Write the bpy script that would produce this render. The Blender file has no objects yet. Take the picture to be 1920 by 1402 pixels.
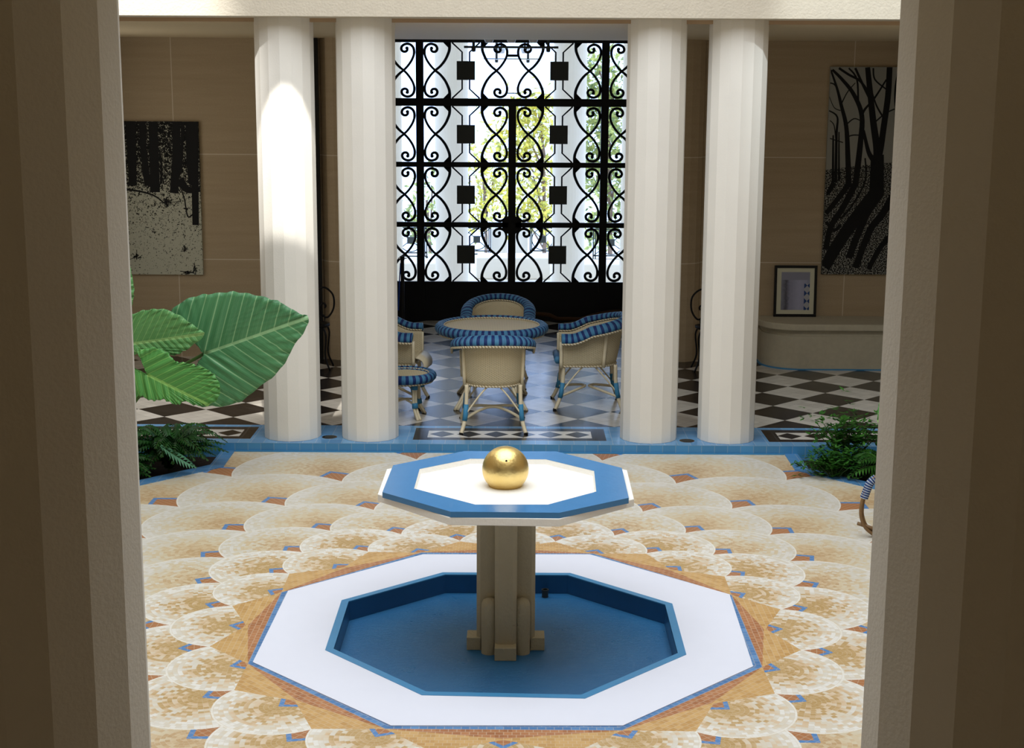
import bpy, bmesh, math, random
import numpy as np
from mathutils import Vector, Matrix
from mathutils.geometry import tessellate_polygon
random.seed(7)
C = bpy.context.scene.collection
PI = math.pi
sc = bpy.context.scene

# ------------------------------------------------------------------ camera
F_PX = 2747.7; PITCH = .1896; ROLL = .0055; YAW = -.0024
CAM = Vector((.046, -7.831, 2.953))
Fv = Vector((math.sin(YAW)*math.cos(PITCH), math.cos(YAW)*math.cos(PITCH), -math.sin(PITCH)))
R0 = Vector((math.cos(YAW), -math.sin(YAW), 0)); U0 = R0.cross(Fv)
Rv = R0*math.cos(ROLL)+U0*math.sin(ROLL); Uv = -R0*math.sin(ROLL)+U0*math.cos(ROLL)
cam = bpy.data.cameras.new('camera'); cam.sensor_width = 36; cam.lens = F_PX*36/1920
cam.clip_end = 300
co = bpy.data.objects.new('camera', cam); C.objects.link(co)
m = Matrix((Rv, Uv, -Fv)).transposed().to_4x4(); m.translation = CAM
co.matrix_world = m; sc.camera = co

# surveying helpers: where a sight line meets a height z or a depth y
def gz(x, y, z=0):
    d = Fv+Rv*((x-960)/F_PX)-Uv*((y-701)/F_PX); return CAM+d*((z-CAM.z)/d.z)
def gy(x, y, Y):
    d = Fv+Rv*((x-960)/F_PX)-Uv*((y-701)/F_PX); return CAM+d*((Y-CAM.y)/d.y)

# ------------------------------------------------------------------ world, exposure, large lights
w = bpy.data.worlds.new('sky'); sc.world = w; w.use_nodes = True
bg = w.node_tree.nodes['Background']; bg.inputs[0].default_value = (.44, .62, 1.0, 1); bg.inputs[1].default_value = 3.3
sc.view_settings.view_transform = 'Standard'; sc.view_settings.look = 'None'
sc.view_settings.exposure = 0.0; sc.view_settings.gamma = 1
def area(name, loc, size, sizey, power, col, rot=(0, 0, 0)):
    l = bpy.data.lights.new(name, 'AREA'); l.shape = 'RECTANGLE'; l.size = size; l.size_y = sizey
    l.energy = power; l.color = col
    o = bpy.data.objects.new(name, l); C.objects.link(o); o.location = loc; o.rotation_euler = rot
    return o
def spot(name, loc, target, power, ang, blend, col, rad=.05):
    l = bpy.data.lights.new(name, 'SPOT'); l.energy = power; l.spot_size = ang; l.spot_blend = blend
    l.color = col; l.shadow_soft_size = rad
    o = bpy.data.objects.new(name, l); C.objects.link(o); o.location = loc
    o.rotation_euler = (Vector(target)-Vector(loc)).to_track_quat('-Z', 'Y').to_euler()
    return o
area('assumed_overhead_light', (0, -.1, 6.1), 6.0, 6.2, 432, (.90, .95, 1.0))  # assumed daylight overhead: area lamp added under the closed roof
# assumed spot lamps, added for bright patches on left beam, left column, right beam
spot('assumed_spot', (-1.62, 1.9, 6.05), (-1.80, 4.105, 2.47), 1700, math.radians(9.4), .35, (1, .96, .88), .02)
spot('assumed_spot', (-3.7, 1.7, 5.9), (-3.55, 3.95, 3.9), 1000, math.radians(50), .45, (1, .99, .96), .06)
spot('assumed_spot', (3.6, 1.7, 5.9), (3.45, 3.95, 3.9), 330, math.radians(50), .3, (.86, .96, 1), .06)
# added fill lights for the dim gallery, on side walls out of view
area('gallery_fill', (-4.5, 6.3, 2.3), 1.5, 1.7, 12, (1, .96, .90), (0, math.radians(-90), 0))
area('gallery_fill', (4.5, 6.3, 2.3), 1.5, 1.7, 1.5, (.96, .98, 1), (0, math.radians(90), 0))

# ------------------------------------------------------------------ helpers
def lin(c):
    return tuple(((v/255)/12.92 if v/255 <= .04045 else ((v/255+.055)/1.055)**2.4) for v in c)
def tag(o, label=None, cat=None, group=None, kind=None):
    if label: o['label'] = label
    if cat: o['category'] = cat
    if group: o['group'] = group
    if kind: o['kind'] = kind
    return o
def empty(name, loc, rz=0, label=None, cat=None, group=None):
    o = bpy.data.objects.new(name, None); C.objects.link(o); o.location = loc; o.rotation_euler = (0, 0, rz)
    o.empty_display_size = .1
    return tag(o, label, cat, group)
class MB:
    def __init__(s): s.v = []; s.f = []; s.uv = []; s.mi = []
    def add(s, vs, fs, uvs=None, mi=0):
        b = len(s.v); s.v += [tuple(v) for v in vs]
        for i, f in enumerate(fs):
            s.f.append([b+k for k in f]); s.mi.append(mi)
            s.uv.append(uvs[i] if uvs else [(0, 0)]*len(f))
        return s
    def box(s, a, b, mi=0):
        x0, y0, z0 = a; x1, y1, z1 = b
        return s.add([(x0,y0,z0),(x1,y0,z0),(x1,y1,z0),(x0,y1,z0),(x0,y0,z1),(x1,y0,z1),(x1,y1,z1),(x0,y1,z1)],
              [(0,3,2,1),(4,5,6,7),(0,1,5,4),(1,2,6,5),(2,3,7,6),(3,0,4,7)], mi=mi)
    def prism(s, poly, z0, z1, mi=0, cap=True):
        n = len(poly); vs = [(p[0], p[1], z0) for p in poly]+[(p[0], p[1], z1) for p in poly]
        fs = [(i, (i+1) % n, n+(i+1) % n, n+i) for i in range(n)]
        if cap: fs += [tuple(range(n-1, -1, -1)), tuple(range(n, 2*n))]
        return s.add(vs, fs, mi=mi)
    def frustum(s, pa, za, pb, zb, cap=False):
        n = len(pa); vs = [(p[0], p[1], za) for p in pa]+[(p[0], p[1], zb) for p in pb]
        fs = [(i, (i+1) % n, n+(i+1) % n, n+i) for i in range(n)]
        if cap: fs += [tuple(range(n-1, -1, -1)), tuple(range(n, 2*n))]
        return s.add(vs, fs)
    def tube(s, pts, r, n=8, closed=False, caps=True, flat=None):
        """r number or list; flat = (direction, r2) gives an elliptic section"""
        P = [Vector(p) for p in pts]; N = len(P)
        rs = r if isinstance(r, (list, tuple)) else [r]*N
        up = None; rings = []; L = 0; Ls = []
        for i in range(N):
            a = P[i-1] if (i > 0 or closed) else P[i]; b = P[(i+1) % N] if (i < N-1 or closed) else P[i]
            t = (b-a).normalized()
            if up is None:
                up = Vector((0, 0, 1)) if abs(t.z) < .9 else Vector((1, 0, 0))
            if flat: side = t.cross(Vector(flat[0])).normalized(); nn = side.cross(t).normalized()
            else:
                side = t.cross(up).normalized(); nn = side.cross(t).normalized(); up = nn
            if i: L += (P[i]-P[i-1]).length
            Ls.append(L)
            for k in range(n):
                a2 = 2*PI*k/n
                r2 = flat[1] if flat else rs[i]
                rings.append(P[i]+side*math.cos(a2)*rs[i]+nn*math.sin(a2)*r2)
        fs = []; uv = []
        M = N if closed else N-1
        for i in range(M):
            j = (i+1) % N; l0 = Ls[i]; l1 = Ls[j] if j else L+(P[0]-P[-1]).length
            for k in range(n):
                k2 = (k+1) % n
                fs.append((i*n+k, i*n+k2, j*n+k2, j*n+k)); uv.append([(l0, k/n), (l0, (k+1)/n), (l1, (k+1)/n), (l1, k/n)])
        if caps and not closed:
            fs.append(tuple(range(n-1, -1, -1))); uv.append([(0, 0)]*n)
            fs.append(tuple((N-1)*n+k for k in range(n))); uv.append([(L, 0)]*n)
        return s.add(rings, fs, uv)
    def lathe(s, prof, n=32, c=(0, 0, 0)):
        vs = []; fs = []; uv = []
        for r, z in prof:
            for k in range(n):
                a = 2*PI*k/n; vs.append((c[0]+r*math.cos(a), c[1]+r*math.sin(a), c[2]+z))
        for i in range(len(prof)-1):
            for k in range(n):
                k2 = (k+1) % n; fs.append((i*n+k, i*n+k2, (i+1)*n+k2, (i+1)*n+k))
                uv.append([(k/n, i), ((k+1)/n, i), ((k+1)/n, i+1), (k/n, i+1)])
        return s.add(vs, fs, uv)
    def build(s, name, mat, parent=None, smooth=False, bevel=0, sub=0, fixn=True):
        me = bpy.data.meshes.new(name); me.from_pydata(s.v, [], s.f)
        uvl = me.uv_layers.new(name='UVMap'); i = 0
        flat = [c for f in s.uv for c in f]
        uvl.data.foreach_set('uv', [t for c in flat for t in c])
        for mm in (mat if isinstance(mat, (list, tuple)) else [mat]): me.materials.append(mm)
        me.polygons.foreach_set('material_index', s.mi)
        if fixn:
            bm = bmesh.new(); bm.from_mesh(me); bmesh.ops.recalc_face_normals(bm, faces=bm.faces); bm.to_mesh(me); bm.free()
        if smooth:
            me.polygons.foreach_set('use_smooth', [True]*len(me.polygons))
        me.update()
        o = bpy.data.objects.new(name, me); C.objects.link(o)
        if parent: o.parent = parent
        if bevel:
            b = o.modifiers.new('bevel', 'BEVEL'); b.width = bevel; b.segments = 2; b.limit_method = 'ANGLE'; b.angle_limit = .6
        return o
def catmull(pts, k=6, closed=False):
    P = [Vector(p) for p in pts]; out = []; n = len(P)
    rng = range(n) if closed else range(n-1)
    for i in rng:
        p0 = P[i-1] if (i > 0 or closed) else P[0]; p1 = P[i]; p2 = P[(i+1) % n]
        p3 = P[(i+2) % n] if (i+2 < n or closed) else P[-1]
        for j in range(k):
            t = j/k
            out.append(.5*((2*p1)+(p2-p0)*t+(2*p0-5*p1+4*p2-p3)*t*t+(3*p1-p0-3*p2+p3)*t**3))
    if not closed: out.append(P[-1])
    return out
def children(o): return [c for c in bpy.data.objects if c.parent == o]
def copy_tree(o, parent=None):
    c = o.copy(); C.objects.link(c)
    if parent: c.parent = parent
    for ch in children(o): copy_tree(ch, c)
    return c

# ------------------------------------------------------------------ node helpers
class NT:
    def __init__(s, name):
        s.m = bpy.data.materials.new(name); s.m.use_nodes = True; s.t = s.m.node_tree
        s.b = s.t.nodes['Principled BSDF']
        s.b.inputs['Specular IOR Level'].default_value = .3
    def n(s, typ, **kw):
        nd = s.t.nodes.new(typ)
        for k, v in kw.items(): setattr(nd, k, v)
        return nd
    def link(s, a, b): s.t.links.new(a, b)
    def coord(s, which='Object'):
        return s.n('ShaderNodeTexCoord').outputs[which]
    def xyz(s, which='Object'):
        sp = s.n('ShaderNodeSeparateXYZ'); s.link(s.coord(which), sp.inputs[0]); return [X(s, sp.outputs[i]) for i in range(3)]
    def vec(s, *a):
        cb = s.n('ShaderNodeCombineXYZ')
        for i, v in enumerate(a): s.put(v, cb.inputs[i])
        return cb.outputs[0]
    def put(s, v, inp):
        if isinstance(v, X): s.link(v.s, inp)
        elif isinstance(v, bpy.types.NodeSocket): s.link(v, inp)
        else: inp.default_value = v
    def noise(s, scale, vec=None, detail=3, rough=.5, out=0):
        nd = s.n('ShaderNodeTexNoise'); nd.inputs['Scale'].default_value = scale; nd.inputs['Detail'].default_value = detail
        nd.inputs['Roughness'].default_value = rough
        s.link(vec if vec is not None else s.coord(), nd.inputs['Vector']); return X(s, nd.outputs[out])
    def white(s, *a):
        nd = s.n('ShaderNodeTexWhiteNoise'); nd.noise_dimensions = '3D'; s.link(s.vec(*a), nd.inputs['Vector']); return X(s, nd.outputs['Value'])
    def mix(s, f, a, b):
        nd = s.n('ShaderNodeMix', data_type='RGBA'); nd.clamp_factor = True
        s.put(f, nd.inputs[0]); 
        for v, i in ((a, 6), (b, 7)):
            if isinstance(v, tuple): nd.inputs[i].default_value = (*v[:3], 1)
            else: s.put(v, nd.inputs[i])
        return nd.outputs[2]
    def ramp(s, f, stops, interp='LINEAR'):
        nd = s.n('ShaderNodeValToRGB'); cr = nd.color_ramp; cr.interpolation = interp
        while len(cr.elements) < len(stops): cr.elements.new(.5)
        for e, (p, c) in zip(cr.elements, stops): e.position = p; e.color = (*c, 1)
        s.put(f, nd.inputs[0]); return nd.outputs[0]
    def col(s, c):
        if isinstance(c, tuple): s.b.inputs['Base Color'].default_value = (*c, 1)
        else: s.link(c, s.b.inputs['Base Color'])
        return s
    def rough(s, r): s.put(r, s.b.inputs['Roughness']); return s
    def metal(s, r): s.b.inputs['Metallic'].default_value = r; return s
    def spec(s, r): s.b.inputs['Specular IOR Level'].default_value = r; return s
    def bump(s, h, strength=.3, dist=.01):
        nd = s.n('ShaderNodeBump'); nd.inputs['Strength'].default_value = strength; nd.inputs['Distance'].default_value = dist
        s.put(h, nd.inputs['Height']); s.link(nd.outputs[0], s.b.inputs['Normal']); return s
class X:
    def __init__(s, nt, so): s.nt = nt; s.s = so
    def op(s, o, *a):
        nd = s.nt.n('ShaderNodeMath', operation=o); s.nt.put(s, nd.inputs[0])
        for i, v in enumerate(a): s.nt.put(v, nd.inputs[i+1])
        return X(s.nt, nd.outputs[0])
    def __add__(s, o): return s.op('ADD', o)
    __radd__ = __add__
    def __sub__(s, o): return s.op('SUBTRACT', o)
    def __rsub__(s, o): return (s*-1.0)+o
    def __mul__(s, o): return s.op('MULTIPLY', o)
    __rmul__ = __mul__
    def __truediv__(s, o): return s.op('DIVIDE', o)
    def lt(s, o): return s.op('LESS_THAN', o)
    def gt(s, o): return s.op('GREATER_THAN', o)
    def abs(s): return s.op('ABSOLUTE')
    def fl(s): return s.op('FLOOR')
    def fr(s): return s.op('FRACT')
    def mod(s, o): return s.op('FLOORED_MODULO', o)
    def sqrt(s): return s.op('SQRT')
    def sin(s): return s.op('SINE')
    def cos(s): return s.op('COSINE')
    def atan2(s, o): return s.op('ARCTAN2', o)
    def min(s, o): return s.op('MINIMUM', o)
    def max(s, o): return s.op('MAXIMUM', o)
    def pow(s, o): return s.op('POWER', o)

def plain(name, rgb, rough=.6, metal=0, spec=.3, var=.06, scale=8, bump=0, bscale=60, raw=False):
    t = NT(name); c = rgb if raw else lin(rgb)
    if var:
        n = t.noise(scale, detail=4)
        t.col(t.mix(n, tuple(v*(1-var) for v in c), tuple(min(1, v*(1+var)) for v in c)))
    else: t.col(c)
    t.rough(rough).metal(metal).spec(spec)
    if bump: t.bump(t.noise(bscale, detail=3), bump, .01)
    return t.m

# ------------------------------------------------------------------ materials
M = {}
M['column'] = plain('column stone', (234, 231, 224), .7, var=.04, scale=3, bump=.12, bscale=90)
M['beam'] = plain('rough beam plaster', (206, 197, 180), .85, var=.06, scale=14, bump=.5, bscale=55)
M['ceiling'] = plain('ceiling plaster', (222, 204, 168), .55, var=.03)
M['tan'] = plain('tan ceiling strip', (186, 160, 132), .7)
M['plaster'] = plain('pale plaster', (215, 208, 196), .8, var=.03)
M['darkplaster'] = plain('brown gallery plaster', (158, 141, 116), .8, var=.05)
M['stonebench'] = plain('bench stone', (188, 180, 158), .7, var=.12, scale=22, bump=.25, bscale=40)
M['iron'] = plain('black iron', (14, 14, 16), .45, metal=.3, var=0)
M['plate'] = plain('dark steel plate', (58, 62, 60), .35, metal=.2, var=.1)
M['white_slab'] = plain('white slab', (228, 232, 246), .55, var=.015)
M['white_rough'] = plain('white painted concrete', (248, 246, 240), .6, var=.02, bump=.3, bscale=50)
M['cream_rough'] = plain('cream painted concrete', (176, 164, 134), .75, var=.06, bump=.45, bscale=55)
M['gold'] = None
M['wicker_frame'] = plain('cream cane', (228, 216, 186), .45, var=.12, scale=30)
M['wrap'] = plain('blue wrapping', (62, 134, 176), .5, var=.1)
M['rattan'] = plain('brown rattan', (128, 100, 68), .4, var=.3, scale=18)
M['black'] = plain('black', (10, 10, 10), .5, var=0)
M['soil'] = plain('dark soil', (38, 28, 20), .95, var=.4, scale=30, bump=.8, bscale=25)
M['chrome'] = plain('chrome', (210, 212, 216), .15, metal=1, var=0)
M['stem'] = plain('plant stem', (70, 100, 48), .6)
M['bark'] = plain('bark', (128, 104, 84), .9, var=.3)
M['terrace'] = plain('terrace stone', (240, 230, 212), .8, var=.03)
M['mat'] = plain('cream mount board', (206, 204, 180), .8, var=.02)
M['ochre'] = plain('ochre cord', (66, 40, 14), .8)
M['glassy'] = plain('clear lamp glass', (235, 238, 245), .08, metal=.0, spec=.8, var=0)
M['bluecord'] = plain('blue belt', (30, 70, 160), .6)
M['ink'] = plain('black ink', (8, 8, 8), .7, var=0)

t = NT('gold leaf'); n1 = t.noise(9, detail=4); t.col(t.mix(n1, lin((232, 198, 118)), lin((246, 222, 156)))).metal(1)
t.rough(t.noise(14, detail=3)*.16+.27).bump(t.noise(22, detail=5), .35, .01); M['gold'] = t.m

# blue paint with brushed sheen
t = NT('blue pool paint'); c = t.coord()
n2 = t.noise(2.2, detail=6, rough=.65)
t.col(t.mix(n2, lin((24, 92, 146)), lin((52, 120, 170)))).rough(t.noise(7, detail=4)*.3+.18).spec(.5)
t.bump(t.noise(7, vec=t.vec(*(lambda q: (q[0]*2.2+q[1]*1.2, q[1]*7-q[0]*3, 0.0))(t.xyz())), detail=7, rough=.75), .5, .012); M['pool'] = t.m
M['bluepaint'] = plain('blue paint', (62, 136, 186), .32, var=.06, scale=12, spec=.5)
M['poolwall_shaded'] = plain('shaded blue pool wall', (26, 78, 124), .3, var=.1, scale=12, spec=.5)  # pool blue darkened: shade of the sunken wall is put into the colour
M['bluerim'] = plain('blue basin paint', (56, 126, 184), .22, var=.05, scale=10, spec=.6, bump=.08, bscale=30)

def tile(name, rgb, axes, pitch=.1082, off=(0, 0), grout=(165, 180, 190), rough=.35):
    t = NT(name); co_ = t.xyz(); a = co_[axes[0]]; b = co_[axes[1]]
    fa = ((a+off[0])/pitch); fb = ((b+off[1])/pitch)
    g = ((fa.fr()-.5).abs().gt(.475)).max((fb.fr()-.5).abs().gt(.475))
    v = t.white(fa.fl(), fb.fl(), .5)
    base = t.mix(v, tuple(x*.9 for x in lin(rgb)), tuple(min(1, x*1.1) for x in lin(rgb)))
    t.col(t.mix(g*.6, base, lin(grout))).rough(rough).spec(.45)
    return t.m
M['riser'] = tile('blue riser tile', (70, 138, 188), (0, 2), off=(.02, .0356), grout=(140, 165, 185))
M['edge_tile'] = tile('blue border tile', (78, 134, 186), (0, 1))

# gallery floor
U_ = .31023; X0_ = 2.7815; Y0_ = 4.7328
t = NT('gallery tile floor'); x, y, z = t.xyz()
a = (x-X0_)/U_; b = (y-Y0_)/U_; p = (a+b)*.5; q = (a-b)*.5
chk = (p.fl()+q.fl()).mod(2.0)
vt = t.white((p*4).fl(), (q*4).fl(), 1.5)
gr = (((p*4).fr()-.5).abs().gt(.474)).max(((q*4).fr()-.5).abs().gt(.474))
whitec = t.mix(vt, lin((196, 190, 180)), lin((214, 208, 198)))
whitec = t.mix(gr*.3, whitec, lin((120, 120, 130)))
blackc = t.mix(vt, lin((24, 20, 20)), lin((36, 31, 31)))
blackc = t.mix(gr*.15, blackc, lin((110, 110, 110)))
chkc = t.mix(chk, blackc, whitec)
ax = x.abs()
tg = (((x/.1082).fr()-.5).abs().gt(.48)).max((((y-4.065)/.1344).fr()-.5).abs().gt(.485))
v2 = t.white((x/.1082).fl(), ((y-4.065)/.1344).fl(), 2.5)
blue = t.mix(v2, lin((92, 148, 198)), lin((112, 166, 210)))
blue = t.mix(tg*.45, blue, lin((190, 200, 205)))
darkt = t.mix(tg*.35, lin((30, 25, 24)), lin((130, 130, 130)))
inY = y.gt(4.21)*y.lt(4.655)
panel = inY*(ax.lt(.818)).max(inY*ax.gt(2.19))
strip = y.gt(4.30)*y.lt(4.552)
strip = strip*(ax.lt(.70).max(ax.gt(2.30)))
xs = t.n('ShaderNodeMath', operation='SUBTRACT')  # distance to nearest lozenge centre
cen = ax.gt(1.5)*(2.40-.116)
lx = (((ax-.116-cen)/.232+.5).fr()-.5).abs()*(.232/.108)
loz = (lx+(y-4.426).abs()/.112).lt(1.0)
stripc = t.mix(loz, lin((216, 212, 204)), lin((26, 22, 22)))
colr = t.mix(panel, blue, darkt); colr = t.mix(strip, colr, stripc)
colr = t.mix(y.gt(4.737), colr, chkc)
t.col(colr); t.rough(t.noise(5, detail=3)*.12+.17).spec(.5); M['gallery_floor'] = t.m

# mosaic floor
t = NT('fan mosaic floor'); x, y, z = t.xyz()
r = (x*x+y*y).sqrt(); th = y.atan2(x)
W = 2*PI/16
def fold(th, off):   # angle to nearest multiple of W shifted by off
    return ((th-off+W/2+20*W).mod(W))-W/2
SAND = lin((196, 160, 104)); BRN = lin((172, 116, 74)); BLU = lin((84, 134, 192)); GROUT = lin((214, 200, 178))
tess = .024
col_ = lin((214, 190, 146))
wob = t.noise(14, detail=2)
for k in range(8, 0, -1):
    J = 1.63*1.155**(k-1)
    off = 0 if k % 2 == 1 else W/2
    tt = fold(th, off); lx_ = r*tt.cos(); ly = r*tt.sin()
    kidx = ((th-off+W/2+20*W)/W).fl()
    dx = lx_-.958*J; d = (dx*dx+ly*ly).sqrt(); rr = d/(.1985*J)
    ri = (d/tess); ai = (ly.atan2(dx)*(ri.fl()+1.0)*.8)
    wn = t.white(ri.fl()+kidx*17.0, ai.fl(), float(k))
    frv = (rr*1.0+(wn-.5)*(.62 if k < 4 else .4)).min(1.0)
    if k < 3: st = [(0, lin((184, 152, 98))), (.35, lin((194, 164, 116))), (.5, lin((216, 192, 160))), (.68, lin((218, 209, 190))), (.85, lin((218, 214, 204))), (1, lin((232, 231, 226)))]
    else: st = [(0, lin((192, 162, 122))), (.3, lin((208, 186, 150))), (.55, lin((214, 202, 174))), (.8, lin((213, 209, 197))), (1, lin((222, 220, 214)))]
    fan = t.ramp(frv, st)
    rim = rr.gt(1-.05/J)
    g = ((ri.fr()-.5).abs().gt(.43)).max((ai.fr()-.5).abs().gt(.45))
    fan = t.mix(rim*.7, fan, lin((236, 234, 226)))
    fan = t.mix(g*(.38 if k < 4 else .2), fan, GROUT)
    wed = ly.abs()+dx
    sx = (lx_/.035); sy = (ly/.035)
    g2 = ((sx.fr()-.5).abs().gt(.44)).max((sy.fr()-.5).abs().gt(.44))
    brn = t.mix(g2*.4, BRN, GROUT)
    bl = wed.lt(.0)*wed.gt(-.034*(.7+.3*J/1.63))
    armlen = (dx.gt(-.115*J/1.63*1.0))
    fan = t.mix(wed.lt(0.0), fan, brn); fan = t.mix(bl*armlen, fan, t.mix(g2*.25, BLU, GROUT))
    inside = rr.lt(1.0)*lx_.gt(0.0)
    col_ = t.mix(inside, col_, fan)
# star of gold triangles round the slab
ts = fold(th, 0.0); sx_ = r*ts.cos(); sy_ = (r*ts.sin()).abs()
star = sx_.lt(1.462+sy_*.437)
t8 = ((th+W+20*W).mod(2*W))-W; ox = r*t8.cos(); oy = (r*t8.sin()).abs()
tx = (ox/.03); ty = ((r*t8.sin())/.04)
g3 = ((tx.fr()-.5).abs().gt(.44)).max(((ty+tx.fl()*.5).fr()-.5).abs().gt(.45))
v3 = t.white(tx.fl(), ty.fl(), 9.0)
goldt = t.mix(v3, lin((190, 148, 88)), lin((208, 170, 112)))
starc = t.mix(g3*.4, goldt, GROUT)
tri = ox.lt(1.452-oy*.18)
starc = t.mix(tri, starc, t.mix(g3*.45, t.mix(v3, lin((160, 104, 66)), lin((184, 128, 86))), GROUT))
starc = t.mix(ox.lt(1.352), starc, t.mix(g3*.35, t.mix(v3, lin((70, 118, 172)), lin((96, 144, 196))), GROUT))
col_ = t.mix(star, col_, starc)
t.col(col_).rough(.42).spec(.35); M['mosaic'] = t.m

# stone wall with pale joints
def wallmat(name, xj, zs):
    t = NT(name); x, y, z = t.xyz()
    bands = t.noise(3, vec=t.vec(x*.35, y, z*6.0), detail=6, rough=.6); spk = t.noise(70, detail=2)
    base = t.mix(bands, lin((172, 152, 122)), lin((194, 174, 144)))
    base = t.mix(spk*.25, base, lin((110, 96, 74)))
    g = None
    for j in xj:
        e = (x-j).abs().lt(.005); g = e if g is None else g.max(e)
    for j in zs: g = g.max((z-j).abs().lt(.005))
    t.col(t.mix(g*.6, base, lin((225, 215, 195)))).rough(.75); return t.m
M['wall'] = wallmat('stone wall', [-3.64, 3.63, -5.5], [2.285, 1.15, .02])

# wicker: needs UV in metres
def wicker(name, rgb, du=.016, dv=.010):
    t = NT(name); sp = t.n('ShaderNodeSeparateXYZ'); t.link(t.coord('UV'), sp.inputs[0])
    u = X(t, sp.outputs[0]); v = X(t, sp.outputs[1])
    su = (u*(PI*2/(du*2))).sin(); sv = (v*(PI*2/(dv*2))).sin(); wv = su*sv
    h = wv*.5+.5
    c = lin(rgb)
    colu = t.mix((u*(PI*2/(du*2.0))).cos().abs()*.5+h*.3, tuple(k*.58 for k in c), tuple(min(1, k*1.18) for k in c))
    t.col(t.mix(t.noise(9, detail=3)*.5, colu, tuple(k*.85 for k in c))).rough(.6); t.bump(h, .6, .004); return t.m
M['wicker'] = wicker('cream wicker', (214, 200, 166))
# striped wrap: u = length in metres
def stripes(name, pitch, c1, c2, frac=.55):
    t = NT(name); sp = t.n('ShaderNodeSeparateXYZ'); t.link(t.coord('UV'), sp.inputs[0])
    u = X(t, sp.outputs[0]); v = X(t, sp.outputs[1]); f = (u/pitch).fr()
    fine = (u*(PI*2/.0045)).sin()
    c = t.mix(f.lt(frac), lin(c2), lin(c1)); c = t.mix(t.noise(14, detail=3)*.6, c, tuple(k*.6 for k in lin(c2)))
    h = ((f-frac/2).abs()*-4.0+1.0).max(((f-(1+frac)/2).abs()*-4.0+1.0))
    t.col(c).rough(.5); t.bump(h*.8+fine*.12, .8, .006); return t.m
M['stripe'] = stripes('blue striped raffia', .056, (84, 150, 192), (28, 52, 112))
M['band'] = stripes('blue and white wrap', .016, (205, 222, 238), (24, 58, 128), .45)
t = NT('braid'); sp = t.n('ShaderNodeSeparateXYZ'); t.link(t.coord('UV'), sp.inputs[0])
u = X(t, sp.outputs[0]); v = X(t, sp.outputs[1]); h = ((u*(PI*2/.028))+v*PI*2).sin()
t.col(t.mix(h*.5+.5, lin((170, 152, 118)), lin((240, 230, 204)))).rough(.5); t.bump(h, .6, .006); M['braid'] = t.m

def leafmat(name, dark, light, vein, spacing):
    t = NT(name); sp = t.n('ShaderNodeSeparateXYZ'); t.link(t.coord('UV'), sp.inputs[0])
    a = X(t, sp.outputs[0]); b = X(t, sp.outputs[1]); bb = b.abs()
    s_ = a-bb*.75+bb*bb*.0
    f = ((s_/spacing+50).fr()-.5).abs()
    side = f.gt(.455); half = (((s_/spacing*3+50).fr()-.5).abs().gt(.46))
    mid = bb.lt(.011)*a.gt(0.0)
    n = t.noise(3, detail=4)
    c = t.mix(n, lin(dark), lin(light)); c = t.mix(half*.18, c, lin(vein)); c = t.mix(side*.62, c, lin(vein)); c = t.mix(mid*.8, c, lin(vein))
    t.col(c).rough(.42).spec(.4); t.bump((f*-1.0+.5)*1.0, .5, .02)
    t.b.inputs['Subsurface Weight'].default_value = 0
    return t.m
M['leaf_dark'] = leafmat('large leaf', (66, 124, 84), (92, 154, 102), (158, 202, 150), .115)
M['leaf_light'] = leafmat('fresh leaf', (86, 148, 84), (108, 168, 102), (158, 204, 130), .05)
M['leaf_mid'] = leafmat('mid leaf', (74, 144, 70), (98, 168, 88), (150, 204, 110), .055)
def foliage(name, c1, c2):
    t = NT(name); g = t.n('ShaderNodeObjectInfo'); x, y, z = t.xyz()
    v = t.noise(11, detail=2); t.col(t.ramp(v, [(.35, lin(c1)), (.65, lin(c2))])).rough(.5); return t.m
M['fern'] = foliage('dark fern', (16, 58, 20), (34, 92, 30)); M['fernlight'] = foliage('pale frond', (70, 128, 96), (92, 152, 116))
M['shrub'] = foliage('shrub', (24, 70, 20), (66, 124, 44))
M['treeleaf'] = foliage('garden tree', (150, 150, 70), (250, 226, 90)); M['treeleaf2'] = foliage('pine', (110, 124, 74), (200, 196, 100))

# ------------------------------------------------------------------ setting
ZF = .0726; YS = 4.065; ZB = 3.532; ZC = 3.51; ZU = 6.2
def st(o): o['kind'] = 'structure'; return o
def flatpoly(polys, z, hole=None):
    mb = MB()
    vs = [Vector((p[0], p[1], z)) for p in polys]; loops = [vs]
    if hole: loops.append([Vector((p[0], p[1], z)) for p in hole])
    tri = tessellate_polygon(loops); allv = [v for l in loops for v in l]
    mb.add(allv, [tuple(t_) for t_ in tri]); return mb

def oct_from(px, z): return [gz(a, b, z)[:2] for a, b in px]
OUT = oct_from([(527,1107),(460,1243),(728,1367),(1165,1367),(1424,1252),(1372,1113),(1110,1037),(785,1037)], 0)
WHT = oct_from([(540,1108.5),(474,1242),(733,1361),(1168,1361),(1412,1250),(1368,1115),(1106,1040),(793,1040)], 0)
POOL = oct_from([(640.5,1126.6),(609.6,1219.9),(790.7,1304.6),(1096.9,1311),(1286.8,1228.4),(1260.6,1133),(1069,1075.4),(830,1074.3)], 0)
def scale_poly(P, s, c=(0, 0)): return [(c[0]+(p[0]-c[0])*s, c[1]+(p[1]-c[1])*s) for p in P]
PIN = scale_poly(POOL, .955)
ZP = -.115
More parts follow.
